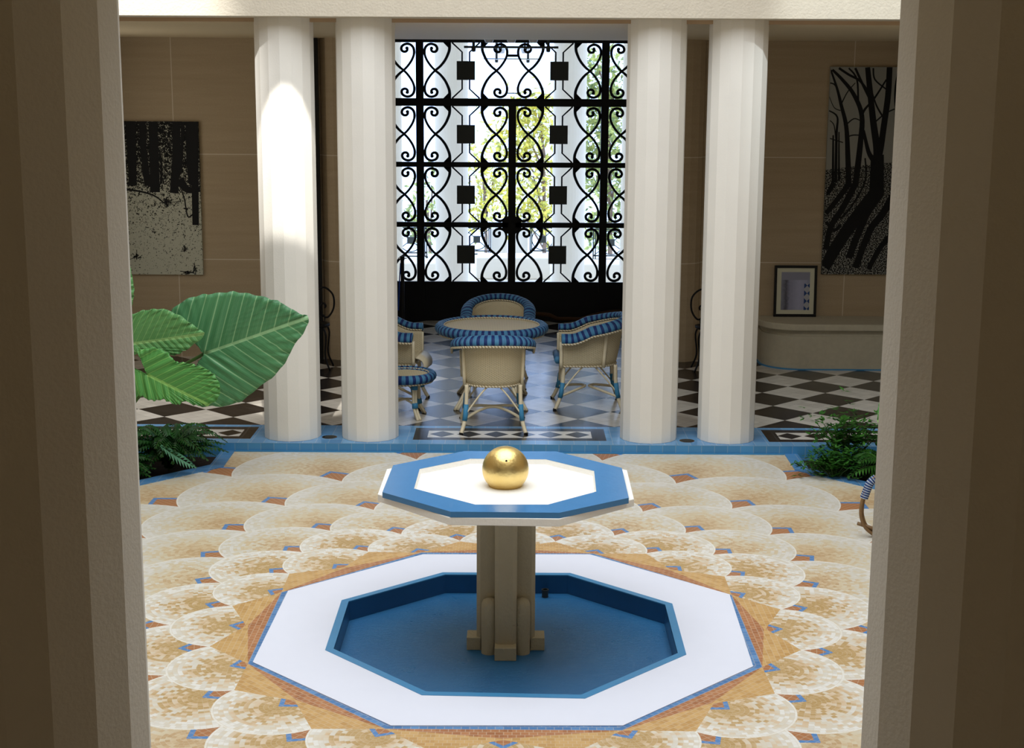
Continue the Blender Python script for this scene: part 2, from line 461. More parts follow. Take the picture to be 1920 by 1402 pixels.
# mosaic floor: octagonal court with planting beds in the far corners
court = [(-2.295, YS), (-2.285, 3.53), (-4.05, 1.60), (-4.6, 1.60), (-4.6, -4.065), (4.6, -4.065), (4.6, 1.60), (4.05, 1.60), (2.285, 3.53), (2.295, YS)]
st(flatpoly(court, 0, WHT[::-1]).build('floor', M['mosaic'], fixn=False))
for s in (-1, 1):
    ins = [(s*2.295, YS), (s*2.285, 3.53), (s*4.05, 1.60)]; outs = [(s*2.405, YS), (s*2.403, 3.59), (s*4.05, 1.79)]
    mb = MB()
    for i in range(2):
        q_ = [ins[i], ins[i+1], outs[i+1], outs[i]]
        mb.prism(q_ if s > 0 else q_[::-1], -.04, .006)
    st(mb.build('trim_%d' % (1 if s < 0 else 2), M['edge_tile']))
    # thin cream line beside the blue border
    bed = [(s*2.405, YS), (s*2.403, 3.59), (s*4.05, 1.79), (s*4.6, 1.79), (s*4.6, YS)]
    st(flatpoly(bed if s > 0 else bed[::-1], -.05).build('floor', M['soil'], fixn=False))
    st(MB().box((s*4.05, 1.60, -.04) if s > 0 else (-4.6, 1.60, -.04), (4.6, 1.79, .006) if s > 0 else (-4.05, 1.79, .006)).build('trim_3' if s < 0 else 'trim_4', M['edge_tile']))
st(MB().box((-4.8, -9.4, -.35), (4.8, 10.95, -.2)).build('floor', M['soil']))
# raised gallery with blue tiled step
st(MB().box((-4.6, YS, -.06), (4.6, YS+.02, ZF-.0005)).build('trim_5', M['riser']))
mb = MB(); mb.add([(-4.6, YS, ZF), (4.6, YS, ZF), (4.6, 10.9, ZF), (-4.6, 10.9, ZF)], [(0, 1, 2, 3)]); st(mb.build('floor', M['gallery_floor'], fixn=False))
st(MB().box((-2.29, YS-.02, .0), (2.29, YS-.0005, .008)).build('trim_6', M['bluepaint']))
# near gallery floor
st(MB().box((-4.6, -9.2, -.1), (4.6, -4.065, .07)).build('floor', M['darkplaster']))
# walls
st(MB().box((-4.6, 8.1, 0), (-1.62, 8.3, ZC+.3)).build('wall_back_left', M['wall']))
st(MB().box((1.62, 8.1, 0), (4.6, 8.3, ZC+.3)).build('wall_back_right', M['wall']))
for s in (-1, 1):
    a, b = sorted((s*1.62, s*1.80))
    st(MB().box((a, 8.3, 0), (b, 10.95, 3.72)).build('wall_vestibule_left' if s < 0 else 'wall_vestibule_right', M['darkplaster']))
    # shallow fluted pilaster facing the gallery
    cx = s*1.80; mb = MB()
    pts = [(cx+.26*math.cos(PI+PI*k/8), 8.12+.2*math.sin(PI+PI*k/8)) for k in range(9)]
    mb.prism(pts, ZF, ZC); st(mb.build('trim_7' if s < 0 else 'trim_8', M['wall']))
    a, b = sorted((s*4.6, s*4.8))
    st(MB().box((a, -9.2, -.1), (b, 8.3, ZU)).build('wall_left' if s < 0 else 'wall_right', M['darkplaster']))
st(MB().box((-4.8, -9.4, -.1), (4.8, -9.2, 4.2)).build('wall_front', M['darkplaster']))
# ceilings: gallery beyond, near gallery, side strips; roof of the vestibule
st(MB().box((-4.6, 4.30, ZC), (4.6, 8.3, ZC+.2)).build('ceiling', M['ceiling']))
st(MB().box((-1.8, 8.3, 3.70), (1.8, 10.95, 3.8)).build('ceiling', M['ceiling']))
st(MB().box((-4.6, -9.2, ZC), (4.6, -4.4, ZC+.2)).build('ceiling', M['ceiling']))
st(MB().box((-4.6, -4.4, ZU), (4.6, 4.4, ZU+.1)).build('ceiling', M['plaster']))
# beams and the walls above them
BY = 3.95
st(MB().box((-4.6, BY, ZB), (4.6, 4.26, ZU)).build('beam', M['beam']))
bpy.data.objects['beam'].name = 'trim_9'
st(MB().box((-4.6, 4.26, ZC-.008), (4.6, 4.30, ZC+.1)).build('trim_10', M['tan']))
st(MB().box((-4.6, -4.4, ZB), (4.6, -4.05, ZU)).build('trim_11', M['beam']))

# slab and pool
slab = MB()
n = 8
pw = [Vector((p[0], p[1], .004)) for p in WHT]; pp = [Vector((p[0], p[1], .004)) for p in POOL]
vs = pw+pp+[Vector((p.x, p.y, -.03)) for p in pw]
slab.add(vs, [(i, (i+1) % 8, 8+(i+1) % 8, 8+i) for i in range(8)]+[(i, 16+i, 16+(i+1) % 8, (i+1) % 8) for i in range(8)])
bas = empty('fountain_pool', (0, 0, 0), 0, 'sunken octagonal blue pool set in a white octagonal slab, round the fountain foot', 'pool')
slab.build('white_surround', M['white_slab'], bas)
rim = MB(); po = [(p[0], p[1], .006) for p in POOL]; pi = [(p[0], p[1], .006) for p in PIN]; pb = [(p[0], p[1], ZP-.01) for p in PIN]
po2 = [(p[0], p[1], -.05) for p in POOL]
rim.add(po+pi+pb+po2, [(i, 24+i, 24+(i+1) % 8, (i+1) % 8) for i in range(8)]+[(i, (i+1) % 8, 8+(i+1) % 8, 8+i) for i in range(8)]+[(8+i, 8+(i+1) % 8, 16+(i+1) % 8, 16+i) for i in range(8)])
rim.build('pool_rim', M['bluepaint'], bas)
wl = MB(); wi = scale_poly(PIN, .998); wl.add([(p[0], p[1], .0) for p in wi]+[(p[0], p[1], ZP-.01) for p in wi], [(i, (i+1) % 8, 8+(i+1) % 8, 8+i) for i in range(8)]); wl.build('pool_wall', M['poolwall_shaded'], bas)
MB().prism(PIN, ZP-.03, ZP).build('pool_floor', M['pool'], bas)

# ------------------------------------------------------------------ columns
def column(x, y, z0, z1, D, label, rot=0, group=None):
    mb = MB(); N_ = 16; R_ = D/2
    pts = [(R_*math.cos(2*PI*k/N_+rot+PI/2), R_*math.sin(2*PI*k/N_+rot+PI/2)) for k in range(N_)]
    mb.prism(pts, 0, z1-z0)
    o = mb.build('fluted_column', M['column'], bevel=.003); o.location = (x, y, z0)
    return tag(o, label, 'column', group)
DC = .482
cy_ = 4.105+DC/2
def cx_at(px): return gz(px, 817, ZF).x
g_ = 'sixteen-sided columns beyond the court'
column(gz(548, 818, ZF).x, cy_, ZF, ZB+.02, DC, 'pale faceted column lit by a bright patch, leftmost of the four behind the court', group=g_)
column(gz(694, 818, ZF).x, cy_, ZF, ZB+.02, DC, 'pale faceted column just left of the iron gate', group=g_)
column(gz(1216, 822, ZF).x, cy_, ZF, ZB+.02, DC, 'pale faceted column just right of the iron gate', group=g_)
column(gz(1361, 822, ZF).x, cy_, ZF, ZB+.02, DC, 'pale faceted column nearest the tall tree picture, rightmost of the four behind the court', group=g_)
DN = .50
xl = gy(248.5, 701, -4.6).x-DN/2; xr = gy(1654.5, 701, -4.6).x+DN/2
column(xl, -4.6, .07, ZB+.02, DN, 'shaded column cropped by the left edge of the view, in the near foreground', rot=.03)
column(xr, -4.6, .07, ZB+.02, DN, 'darkest shaded column at the right edge, in the near foreground', rot=-.06)

# ------------------------------------------------------------------ fountain
ft = empty('fountain', (0, 0, ZP), 0, 'octagonal blue and white fountain table on a cross-shaped cream pedestal in the pool', 'fountain')
HT = .8515
def loc(P, z): return [(p[0], p[1], z-ZP) for p in P]
SL = oct_from([(725,879),(708,926),(842,969.5),(1049,972.6),(1189,935),(1176,881)], HT-.03)+[(.31, .70), (-.29, .70)]
RG = oct_from([(737,872),(717,922.5),(845,959),(1049,961),(1179,933),(1166,877),(1043,846),(869.6,845.5)], HT)
IN = oct_from([(786.8,879),(776.4,915.6),(891,945.6),(1027.6,945.6),(1118,921.3),(1114,882.8),(1023.7,861),(883,859.7)], HT)
mb = MB(); mb.prism([(p[0], p[1]) for p in SL], HT-.072-ZP, HT-.03-ZP); mb.build('white_slab', M['white_rough'], ft, bevel=.004)
mb = MB(); a = loc(RG, HT); b = loc(IN, HT); c = loc(RG, HT-.0305)
mb.add(a+b+c, [(i, (i+1) % 8, 8+(i+1) % 8, 8+i) for i in range(8)]+[(i, 16+i, 16+(i+1) % 8, (i+1) % 8) for i in range(8)])
mb.build('blue_rim', M['bluerim'], ft)
mb = MB(); a = loc(IN, HT-.0005); c = loc(scale_poly(IN, .985), HT-.029)
mb.add(a+c, [(i, (i+1) % 8, 8+(i+1) % 8, 8+i) for i in range(8)]+[tuple(range(8, 16))])
mb.build('white_basin', M['white_rough'], ft)
# shaft: cross plan with bevelled arms
def arm_poly(w, L, ch):
    pts = []
    for k in range(4):
        a = k*PI/2
        for (u_, v_) in [(w, w), (L-ch, w), (L, w-ch), (L, -w+ch), (L-ch, -w), (w, -w)]:
            pass
    arms = []
    base = [(L-ch, -w), (L, -w+ch), (L, w-ch), (L-ch, w), (w, w)]
    for k in range(4):
        ca, sa = math.cos(k*PI/2), math.sin(k*PI/2)
        arms += [(p_[0]*ca-p_[1]*sa, p_[0]*sa+p_[1]*ca) for p_ in base]
    return arms
mb = MB(); zt = HT-.072-ZP
pa = arm_poly(.06, .163, .02); mb.frustum(pa, .0, pa, zt-.03)
pbig = arm_poly(.066, .185, .02); mb.frustum(pa, zt-.03, pbig, zt+.001, True)
mb.build('shaft', M['cream_rough'], ft, bevel=.003)
for k in range(4):
    a = k*PI/2; ca, sa = math.cos(a), math.sin(a)
    def rt(p_): return (p_[0]*ca-p_[1]*sa, p_[0]*sa+p_[1]*ca)
    mb = MB(); mb.prism([rt(p_) for p_ in [(.10, -.06), (.218, -.06), (.218, .06), (.10, .06)]], 0, .075)
    mb.build('foot_block', M['cream_rough'], ft, bevel=.004)
    # rounded quarter pier in each inner corner
    mb = MB(); ca2, sa2 = math.cos(a+PI/4), math.sin(a+PI/4); cxx, cyy = .128*ca2, .128*sa2
    prof = [(.045, 0), (.045, .27), (.043, .29), (.036, .306), (.022, .316), (0.001, .32)]
    mb.lathe(prof, 20, (cxx, cyy, 0)); mb.build('corner_pier', M['cream_rough'], ft, smooth=True)
# gold ball
RB = .1285; gb = empty('gold_ball', (-.006, 0, HT-.029), 0, 'gilded ball with a small hole resting in the white basin of the fountain', 'ball')
zc_ = .094; mb = MB(); prof = []
for i in range(41):
    ph = -PI/2+PI*i/40; zz = zc_+RB*math.sin(ph)*(1.0 if ph > 0 else .97)
    if zz < 0: continue
    prof.append((max(.0005, RB*math.cos(ph)), zz))
prof = [(.0005, 0), (prof[0][0], 0)]+prof
mb.lathe(prof, 64); mb.build('gilded_shell', M['gold'], gb, smooth=True)
d = (gy(949.5, 863, -.11)-Vector((-.006, 0, HT-.029+zc_))).normalized()
mb = MB(); mb.tube([Vector((0, 0, zc_))+d*RB*.985, Vector((0, 0, zc_))+d*(RB*1.004)], .006, 12); mb.build('spout_hole', M['black'], gb)
# drain pipe in pool
dp = MB(); dp.lathe([(.017, 0), (.02, .0), (.02, .04), (.023, .04), (.023, .05), (.017, .05), (.017, .01), (.0005, .01)], 20)
p_ = gz(1022, 1119, ZP); o = dp.build('drain_pipe', M['plate'], smooth=False); o.location = (p_.x, p_.y, ZP); tag(o, 'short dark drain pipe standing in the blue pool behind the pedestal', 'pipe')
for px, py, lb in [(618, 820, 'left'), (1288, 827, 'right')]:
    p_ = gz(px, py, ZF); e = empty('floor_drain', (p_.x, p_.y, ZF), 0, 'round floor uplight between the two %s columns on the blue step' % lb, 'floor light')
    MB().lathe([(.046, 0), (.064, 0), (.064, .005), (.046, .005), (.046, 0)], 28).build('ring', M['chrome'], e)
    MB().lathe([(.0005, .003), (.046, .003)], 28).build('lens', M['plate'], e)

# ------------------------------------------------------------------ iron gate
YG = 10.8; uu = .001718; XG = -.012
gate = empty('iron_gate', (XG, YG, ZF), 0, 'black wrought-iron gate of scrolls and square plates closing the vestibule', 'gate')
zr = [3.575, 2.832, 2.06, 1.305, .579]
def gbox(x0, x1, z0, z1, t=.03, name='rail', mat='iron'):
    return MB().box((x0, -t, z0-ZF), (x1, t, z1-ZF)).build(name, M[mat], gate)
gbox(-1.75, 1.75, ZF, .579, .02, 'kick_panel')
gbox(-1.75, 1.75, 3.56, 3.69, .03, 'rail')
gbox(-1.75, 1.75, 2.832-.048, 2.832+.048)
for z_ in zr[2:4]: gbox(-1.75, 1.75, z_-.031, z_+.031)
PX = 173*.00669
for k in (-1, 1): gbox(k*PX-.047, k*PX+.047, ZF, 3.6, .035, 'post')
gbox(-.048, .048, ZF, 2.82, .035, 'post')
rows = [((3.56+2.88)/2, (3.56-2.88)/2), ((2.784+2.091)/2, (2.784-2.091)/2), ((2.029+1.336)/2, (2.029-1.336)/2), ((1.274+.579)/2, (1.274-.579)/2)]
S_ = [(-103,-202),(-104,-165),(-98,-132),(-73,-77),(-38,-32),(0,0),(32,33),(62,78),(77,123),(72,163),(50,186),(22,191),(-6,178),(-15,155),(-4,137),(16,135),(28,147),(26,160)]
def scroll_mesh(side, sv):
    mb = MB()
    pts = catmull([(p[0]*uu*side, 0, -p[1]*uu*sv) for p in S_], 4)
    n_ = len(pts); rr_ = [(.0225-.006*min(1, i/(n_*.3))+(.002 if i > n_*.45 else 0)) for i in range(n_)]
    mb.tube(pts, rr_, 6)
    e = pts[-1]; mb.tube([e+Vector((0, -.02, 0)), e+Vector((0, .02, 0))], .021, 10)
    x0 = -112*uu*side; x1 = -58*uu*side; z0 = 202*uu*sv; z1 = 146*uu*sv
    mb.add([(x0, -.015, z0), (x1, -.015, z0), (x0, -.015, z1), (x0, .015, z0), (x1, .015, z0), (x0, .015, z1)], [(0,1,2),(3,5,4),(0,3,4,1),(1,4,5,2),(2,5,3,0)])
    return mb
def bars_mesh(s):
    mb = MB(); mb.tube([(s*100*uu, 0, 202*uu), (s*27*uu, 0, 134*uu), (s*27*uu, 0, -134*uu), (s*100*uu, 0, -202*uu)], .0115, 6)
    return mb
SC = {(a, b): scroll_mesh(a, b).build('scroll_bar', M['iron'], gate, smooth=True) for a in (1, -1) for b in (1, -1)}
BR = [bars_mesh(a).build('bent_bar', M['iron'], gate) for a in (1, -1)]
pp_ = MB().box((-66*uu, -.02, -67*uu), (66*uu, .02, 67*uu)).build('square_plate', M['plate'], gate)
first = {}
def place(pr, x, z, hs):
    o = pr if pr.name not in first else pr.copy()
    if pr.name in first: C.objects.link(o)
    first[pr.name] = 1
    o.parent = gate; o.location = (x, 0, z-ZF); o.scale = (1, 1, hs/(202*uu)); return o
q_ = .00669
for zc0, hh in rows:
    for c_, side in [(-30, 1), (30, -1), (-144, -1), (144, 1), (-203, 1), (203, -1)]:
        for sv in (1, -1): place(SC[(side, sv)], c_*q_, zc0, hh)
    for c_ in (-87, 87, -259.5, 259.5):
        for b_ in BR: place(b_, c_*q_, zc0, hh)
        o = place(pp_, c_*q_, zc0, hh); o.scale = (1, 1, 1)
MB().box((-9*q_, -.008, 2.94-ZF), (9*q_, .008, 2.952-ZF)).build('link_bar', M['iron'], gate)
MB().box((-10*q_, -.015, 3.39-ZF), (10*q_, .015, 3.42-ZF)).build('link_bar', M['iron'], gate)
mb = MB(); mb.prism([(.0, -.16), (.12, -.04), (.12, .04), (0, .16), (-.12, .04), (-.12, -.04)], -.03, .03)
mb.v = [(v[0], v[2], v[1]+1.305-ZF) for v in mb.v]; mb.build('lock_plate', M['iron'], gate)

# cord at the gate foot
pts = [gy(a, b, 10.6) for a, b in [(985, 588), (1010, 588), (1030, 589), (1045, 596), (1068, 597), (1090, 596), (1110, 590), (1140, 585), (1165, 583)]]
pts = [Vector((p.x, 10.55+.03*math.sin(i*2), max(ZF+.03, p.z-.0))) for i, p in enumerate(pts)]
o = MB().tube(catmull(pts, 5), .026, 8).build('cord', M['ochre'], smooth=True); tag(o, 'dull ochre padded cord slung low along the foot of the iron gate', 'cord')

# light bars
def lightbar(Y, x0, x1, yb, zt_, brk, lamps, label, r=.012):
    a = gy(x0, yb, Y); b = gy(x1, yb, Y)
    e = empty('light_bar', ((a.x+b.x)/2, Y, a.z), 0, label, 'light fixture'); L = (b.x-a.x)/2
    MB().box((-L, -.02, -r), (L, .02, r)).build('rail', M['plate'], e)
    for px in brk:
        X_ = gy(px, yb, Y).x-(a.x+b.x)/2; mb = MB(); mb.box((X_-.016, -.016, 0), (X_+.016, .016, zt_-a.z)); mb.build('bracket', M['plate'], e)
        MB().lathe([(.0005, -.045), (.022, -.04), (.026, 0), (.0005, .0)], 16, (X_, 0, -.01)).build('knob', M['plate'], e)
    for px, py in lamps:
        X_ = gy(px, py, Y).x-(a.x+b.x)/2; Z_ = gy(px, py, Y).z-a.z
        MB().lathe([(.0005, -.03), (.04, -.03), (.062, .03), (.058, .034), (.036, -.02), (.0005, -.02)], 20, (X_, 0, Z_)).build('glass_shade', M['glassy'], e, smooth=True)
        MB().lathe([(.012, .0), (.012, max(.04, zt_-a.z-Z_))], 8, (X_, 0, Z_)).build('lamp_stem', M['plate'], e)
lightbar(9.2, 870, 1047, 88, 3.70, (888, 1028), ((917, 75), (959, 75), (1000, 75)), 'dark ceiling light bar with three glass shades hung before the top of the gate')
lightbar(13.2, 907, 1014, 110, 4.30, (931, 990), ((940, 96), (984, 96)), 'smaller light bar hung outdoors, seen through the top row of the gate', .006)

# ------------------------------------------------------------------ outdoors
ZT = -.12
st(MB().box((-7, 10.95, ZT-.2), (7, 20.5, ZT)).build('floor', M['terrace']))
st(MB().box((-7, 10.95, 4.30), (7, 16.4, 4.5)).build('ceiling', M['terrace']))
for s in (-1, 1):
    a, b = sorted((s*1.8, s*7)); st(MB().box((a, 10.85, -.2), (b, 10.95, 4.5)).build('wall_porch_left' if s < 0 else 'wall_porch_right', M['terrace']))
def porch_col(px, Y, wpx, label):
    c = gy(px, 400, Y); D_ = wpx/F_PX*(Y-CAM.y)*.99
    mb = MB(); mb.prism([(D_/2*math.cos(2*PI*k/32), D_/2*math.sin(2*PI*k/32)) for k in range(32)], 0, 4.42)
    o = mb.build('porch_column', M['terrace'], smooth=False); o.location = (c.x, Y, ZT); tag(o, label, 'column', 'white porch columns outdoors')
    return o
porch_col(847, 15.2, 62, 'white round porch column seen through the gate, left of the centre post')
porch_col(1066, 15.2, 62, 'white round porch column seen through the gate, right of the centre post')
porch_col(738, 15.2, 34, 'white porch column at the far left edge of the gate')
porch_col(1180, 15.2, 34, 'white porch column at the far right edge of the gate')

def stone(name, x0, x1, yt, yb, Y, dep, label, cat):
    a = gy(x0, yb, Y); b = gy(x1, yt, Y)
    o = MB().box((0, 0, 0), (b.x-a.x, dep, b.z-ZT)).build(name, M['terrace'], bevel=.02); o.location = (a.x, Y, ZT); return tag(o, label, cat)
stone('stone_bench', 893, 1032, 484, 520, 16.6, .8, 'low pale stone bench outdoors behind the middle of the gate', 'bench')
stone('stone_bench', 1085, 1180, 496, 520, 16.2, .8, 'low pale stone bench outdoors behind the right side of the gate', 'bench')
stone('stone_bench', 740, 822, 494, 520, 16.2, .8, 'low pale stone bench outdoors behind the left side of the gate', 'bench')
stone('stone_pier', 921, 950, 427, 500, 18.2, .5, 'pale stone pier outdoors between the railing and the centre post', 'pier')
stone('stone_pier', 958, 990, 425, 500, 18.2, .5, 'pale stone pier outdoors right of the centre post', 'pier')
def railing(x0, x1, yt, yb, Y, label):
    a = gy(x0, yb, Y); b = gy(x1, yt, Y); W_ = b.x-a.x; H_ = b.z-a.z
    e = empty('terrace_railing', (a.x, Y, a.z), 0, label, 'railing', 'iron terrace railings')
    mb = MB()
    for z_ in (0, H_*.12, H_): mb.box((0, -.012, z_-.01), (W_, .012, z_+.01))
    for x_ in (0, W_*.06, W_*.94, W_): mb.box((x_-.01, -.012, 0), (x_+.01, .012, H_))
    mb.build('frame', M['plate'], e)
    nring = max(1, round(W_/H_/1.0))
    for i in range(nring):
        cx = W_*(i+.5)/nring; r_ = min(H_*.4, W_/nring*.46); mb = MB()
        mb.tube([(cx+r_*math.cos(t_), 0, H_*.56+r_*math.sin(t_)) for t_ in [2*PI*k/28 for k in range(28)]], .009, 5, closed=True)
        for sx in (-1, 1):
            for sz in (-1, 1): mb.tube([(cx, 0, H_*.56), (cx+sx*W_/nring*.5, 0, H_*.56+sz*H_*.44)], .008, 5)
        mb.build('ring', M['plate'], e)
        MB().box((cx-.06, -.015, H_*.56-.06), (cx+.06, .015, H_*.56+.06)).build('square_plate', M['plate'], e)
    for x_ in (0, W_): MB().box((x_-.02, -.02, -(a.z-ZT)), (x_+.02, .02, 0)).build('foot', M['plate'], e)
railing(868, 920, 427, 476, 18.0, 'dark terrace railing seen left of the gate centre post')
railing(994, 1040, 427, 476, 18.0, 'dark terrace railing seen right of the gate centre post')
railing(1112, 1180, 430, 486, 17.6, 'dark terrace railing seen at the right end of the gate')
railing(740, 800, 427, 480, 17.6, 'dark terrace railing seen at the left end of the gate')
# garden trees
def tree(px, Y, crowns, mat, label, lean=0):
    b = gy(px, 480, Y); base = Vector((b.x, Y, -3.5)); top = gy(px+lean, min(c[1] for c in crowns)+15, Y)
    e = empty('garden_tree', base, 0, label, 'tree', 'trees outdoors beyond the gate')
    mb = MB(); tp = [Vector((0, 0, 0)), (top-base)*.5+Vector((.1, 0, 0)), (top-base)]
    mb.tube(catmull(tp, 6), [.07*(1-.05*i) for i in range(13)], 8)
    cr = [gy(a, c, Y)-base for a, c, *_ in crowns]
    for c_ in cr: mb.tube(catmull([Vector((tp[1].x, 0, max(.5, c_.z-1.0))), (c_+Vector((tp[1].x, 0, c_.z-1)))/2, c_], 4), .022, 5)
    mb.build('trunk', M['bark'], e)
    mb = MB()
    for (a, c, rad, dens), c_ in zip(crowns, cr):
        for i in range(dens):
            v = Vector((random.gauss(0, .45), random.gauss(0, .5), random.gauss(0, .4)))*rad+c_
            s_ = random.uniform(.05, .13); q = Matrix.Rotation(random.uniform(0, 6.3), 3, Vector((random.random()-.5, random.random()-.5, random.random()-.5)).normalized())
            mb.add([v+q@Vector(k_)*s_ for k_ in [(-1, 0, 0), (0, -.45, .1), (1.2, 0, 0), (0, .45, .1)]], [(0, 1, 2, 3)])
    mb.build('foliage', mat, e, fixn=False)
tree(1012, 27, [(985, 245, .9, 330), (1010, 215, .7, 240), (960, 270, .8, 200), (1000, 330, 1.0, 330), (975, 390, .8, 260), (1025, 400, .6, 180)], M['treeleaf'], 'yellow-green tree outdoors behind the right-centre gate panels', 4)
tree(1140, 24, [(1115, 190, .7, 330), (1140, 250, .8, 330), (1110, 300, .7, 260), (1150, 350, .8, 330), (1120, 120, .5, 120), (1125, 430, .5, 200), (1150, 180, .6, 200)], M['treeleaf2'], 'darker conifer outdoors behind the right side of the gate', -4)
tree(905, 33, [(900, 300, .6, 110), (915, 370, .9, 240), (895, 400, .7, 160), (925, 340, .5, 90)], M['treeleaf'], 'sparse pale tree outdoors left of the gate centre post')
tree(800, 29, [(810, 360, .6, 60), (800, 420, .9, 160), (770, 430, .6, 100)], M['treeleaf2'], 'faint pale tree outdoors behind the left side of the gate')

# ------------------------------------------------------------------ wicker armchairs
def chair(fn='wicker_armchair'):
    e = empty(fn, (0, 0, 0))
    HW = .27; D0 = .26
    def plan(s, grow=0):   # s in 0..1 along the U from front left round the back to front right
        # straight arm, then superellipse back
        if s < .27: return Vector((-(HW+grow), D0-(s/.27)*(D0+.02), 0))
        if s > .73: return Vector(((HW+grow), D0-((1-s)/.27)*(D0+.02), 0))
        a = PI+(s-.27)/.46*PI; c_, s_ = math.cos(a), math.sin(a); n_ = 2/2.15
        return Vector(((HW+grow)*math.copysign(abs(c_)**n_, c_), -.02-(D0+grow)*abs(s_)**n_, 0))
    def top(s):
        t_ = max(0, (math.sin(PI*s)-.25)/.75)**1.8
        return .645+.15*t_
    N_ = 60; ZB_ = .405
    # shell, two skins
    for nm, off, sgn in (('wicker_shell', 0, 1),):
        mb = MB(); nz = 8; vs = []; L = 0; prev = None; us = []
        for i in range(N_+1):
            s = i/N_; p = plan(s)
            if prev is not None: L += (p-prev).length
            prev = p; us.append(L)
            for k in range(nz+1):
                t_ = k/nz; zz = ZB_+(top(s)-ZB_)*t_
                lean = -.04*t_*max(0, -p.y/.28)
                pp2 = plan(s, .012*t_-.015*(1-t_)**3); vs.append((pp2.x, pp2.y+lean, zz))
        n0 = len(vs)
        for i in range(N_+1):
            s = i/N_
            for k in range(nz+1):
                t_ = k/nz; zz = ZB_+(top(s)-ZB_)*t_; p = plan(s); lean = -.04*t_*max(0, -p.y/.28)
                pp2 = plan(s, .012*t_-.015*(1-t_)**3-.014); vs.append((pp2.x, pp2.y+lean, zz))
        fs = []; uvs = []
        for lay in (0, 1):
            for i in range(N_):
                for k in range(nz):
                    a = lay*n0+i*(nz+1)+k; b_ = a+nz+1
                    fs.append((a, b_, b_+1, a+1)); s0, s1 = i, i+1
                    uvs.append([(us[s0], vs[a][2]), (us[s1], vs[b_][2]), (us[s1], vs[b_+1][2]), (us[s0], vs[a+1][2])])
        for i in range(N_):   # bottom and top closures
            for k in (0, nz):
                a = i*(nz+1)+k; fs.append((a, a+nz+1, n0+a+nz+1, n0+a)); uvs.append([(0, 0)]*4)
        for i in (0, N_):
            for k in range(nz):
                a = i*(nz+1)+k; fs.append((a, a+1, n0+a+1, n0+a)); uvs.append([(0, 0)]*4)
        mb.add(vs, fs, uvs); mb.build(nm, M['wicker'], e, smooth=True)
    # padded striped rim
    rim_pts = []; br = []; bi = []
    for i in range(N_+1):
        s = i/N_; p = plan(s); lean = -.04*max(0, -p.y/.28); g0 = .045
        po = plan(s, .05); rim_pts.append(Vector((po.x, po.y+lean, top(s)+.022)))
        po = plan(s, .098); br.append(Vector((po.x, po.y+lean, top(s)-.016)))
        po = plan(s, -.004); bi.append(Vector((po.x, po.y+lean, top(s)+.012)))
    # elliptic section tilted outward
    mb = MB(); n_ = 14; vs = []; L = 0; us = []
    for i, p in enumerate(rim_pts):
        a = rim_pts[max(0, i-1)]; b_ = rim_pts[min(N_, i+1)]; t_ = (b_-a).normalized(); outw = Vector((t_.y, -t_.x, 0)).normalized() * -1
        if outw.dot(Vector((p.x, p.y, 0))) < 0: outw = -outw
        upv = outw.cross(t_); upv = upv if upv.z > 0 else -upv
        ax1 = (outw*.94-upv*.34).normalized(); ax2 = (outw*.34+upv*.94).normalized()
        if i: L += (rim_pts[i]-rim_pts[i-1]).length
        us.append(L)
        for k in range(n_):
            an = 2*PI*k/n_; vs.append(p+ax1*math.cos(an)*.064+ax2*math.sin(an)*(.050 if math.sin(an) > 0 else .022))
    fs = []; uvs = []
    for i in range(N_):
        for k in range(n_):
            k2 = (k+1) % n_; fs.append((i*n_+k, i*n_+k2, (i+1)*n_+k2, (i+1)*n_+k)); uvs.append([(us[i], k/n_), (us[i], (k+1)/n_), (us[i+1], (k+1)/n_), (us[i+1], k/n_)])
    fs += [tuple(range(n_)), tuple(N_*n_+k for k in range(n_))]; uvs += [[(0, 0)]*n_, [(.03, 0)]*n_]
    mb.add(vs, fs, uvs); r_ = mb.build('striped_rim', M['stripe'], e, smooth=True)
    mb = MB(); mb.tube(br, .011, 8); mb.tube(bi, .007, 6)
    mb.build('braid', M['braid'], e, smooth=True)
    # lower braid
    mb = MB(); mb.tube([plan(i/N_, -.012)+Vector((0, 0, ZB_)) for i in range(N_+1)], .009, 6)
    mb.tube([(-HW, D0, ZB_), (HW, D0, ZB_)], .009, 6); mb.build('lower_braid', M['braid'], e, smooth=True)
    # stiles on the shell
    for s in (.0, .33, .67, 1.0):
        mb = MB(); pts = []
        for k in range(5):
            t_ = k/4; p = plan(s); lean = -.04*t_*max(0, -p.y/.28); po = plan(s, .012*t_+.004); pts.append((po.x, po.y+lean, ZB_-.01+(top(s)-ZB_)*t_))
        mb.tube(pts, .016, 8); mb.build('stile', M['wicker_frame'], e, smooth=True)
    # seat with woven front apron
    mb = MB(); sp_ = [plan(i/24, -.02) for i in range(25)]
    vs = [(p.x, p.y, .455) for p in sp_]; n0 = len(vs); vs += [(p.x, p.y, .42) for p in sp_]
    uvt = [(v[0], v[1]) for v in vs]
    mb.add(vs, [tuple(range(n0)), tuple(range(2*n0-1, n0-1, -1)), (0, n0-1, 2*n0-1, n0)], [[uvt[i] for i in range(n0)], [uvt[i] for i in range(2*n0-1, n0-1, -1)], [(-.25, .4), (.25, .4), (.25, .37), (-.25, .37)]])
    mb.box((-HW+.01, D0-.02, ZB_), (HW-.01, D0, .46)); mb.build('seat', M['wicker'], e)
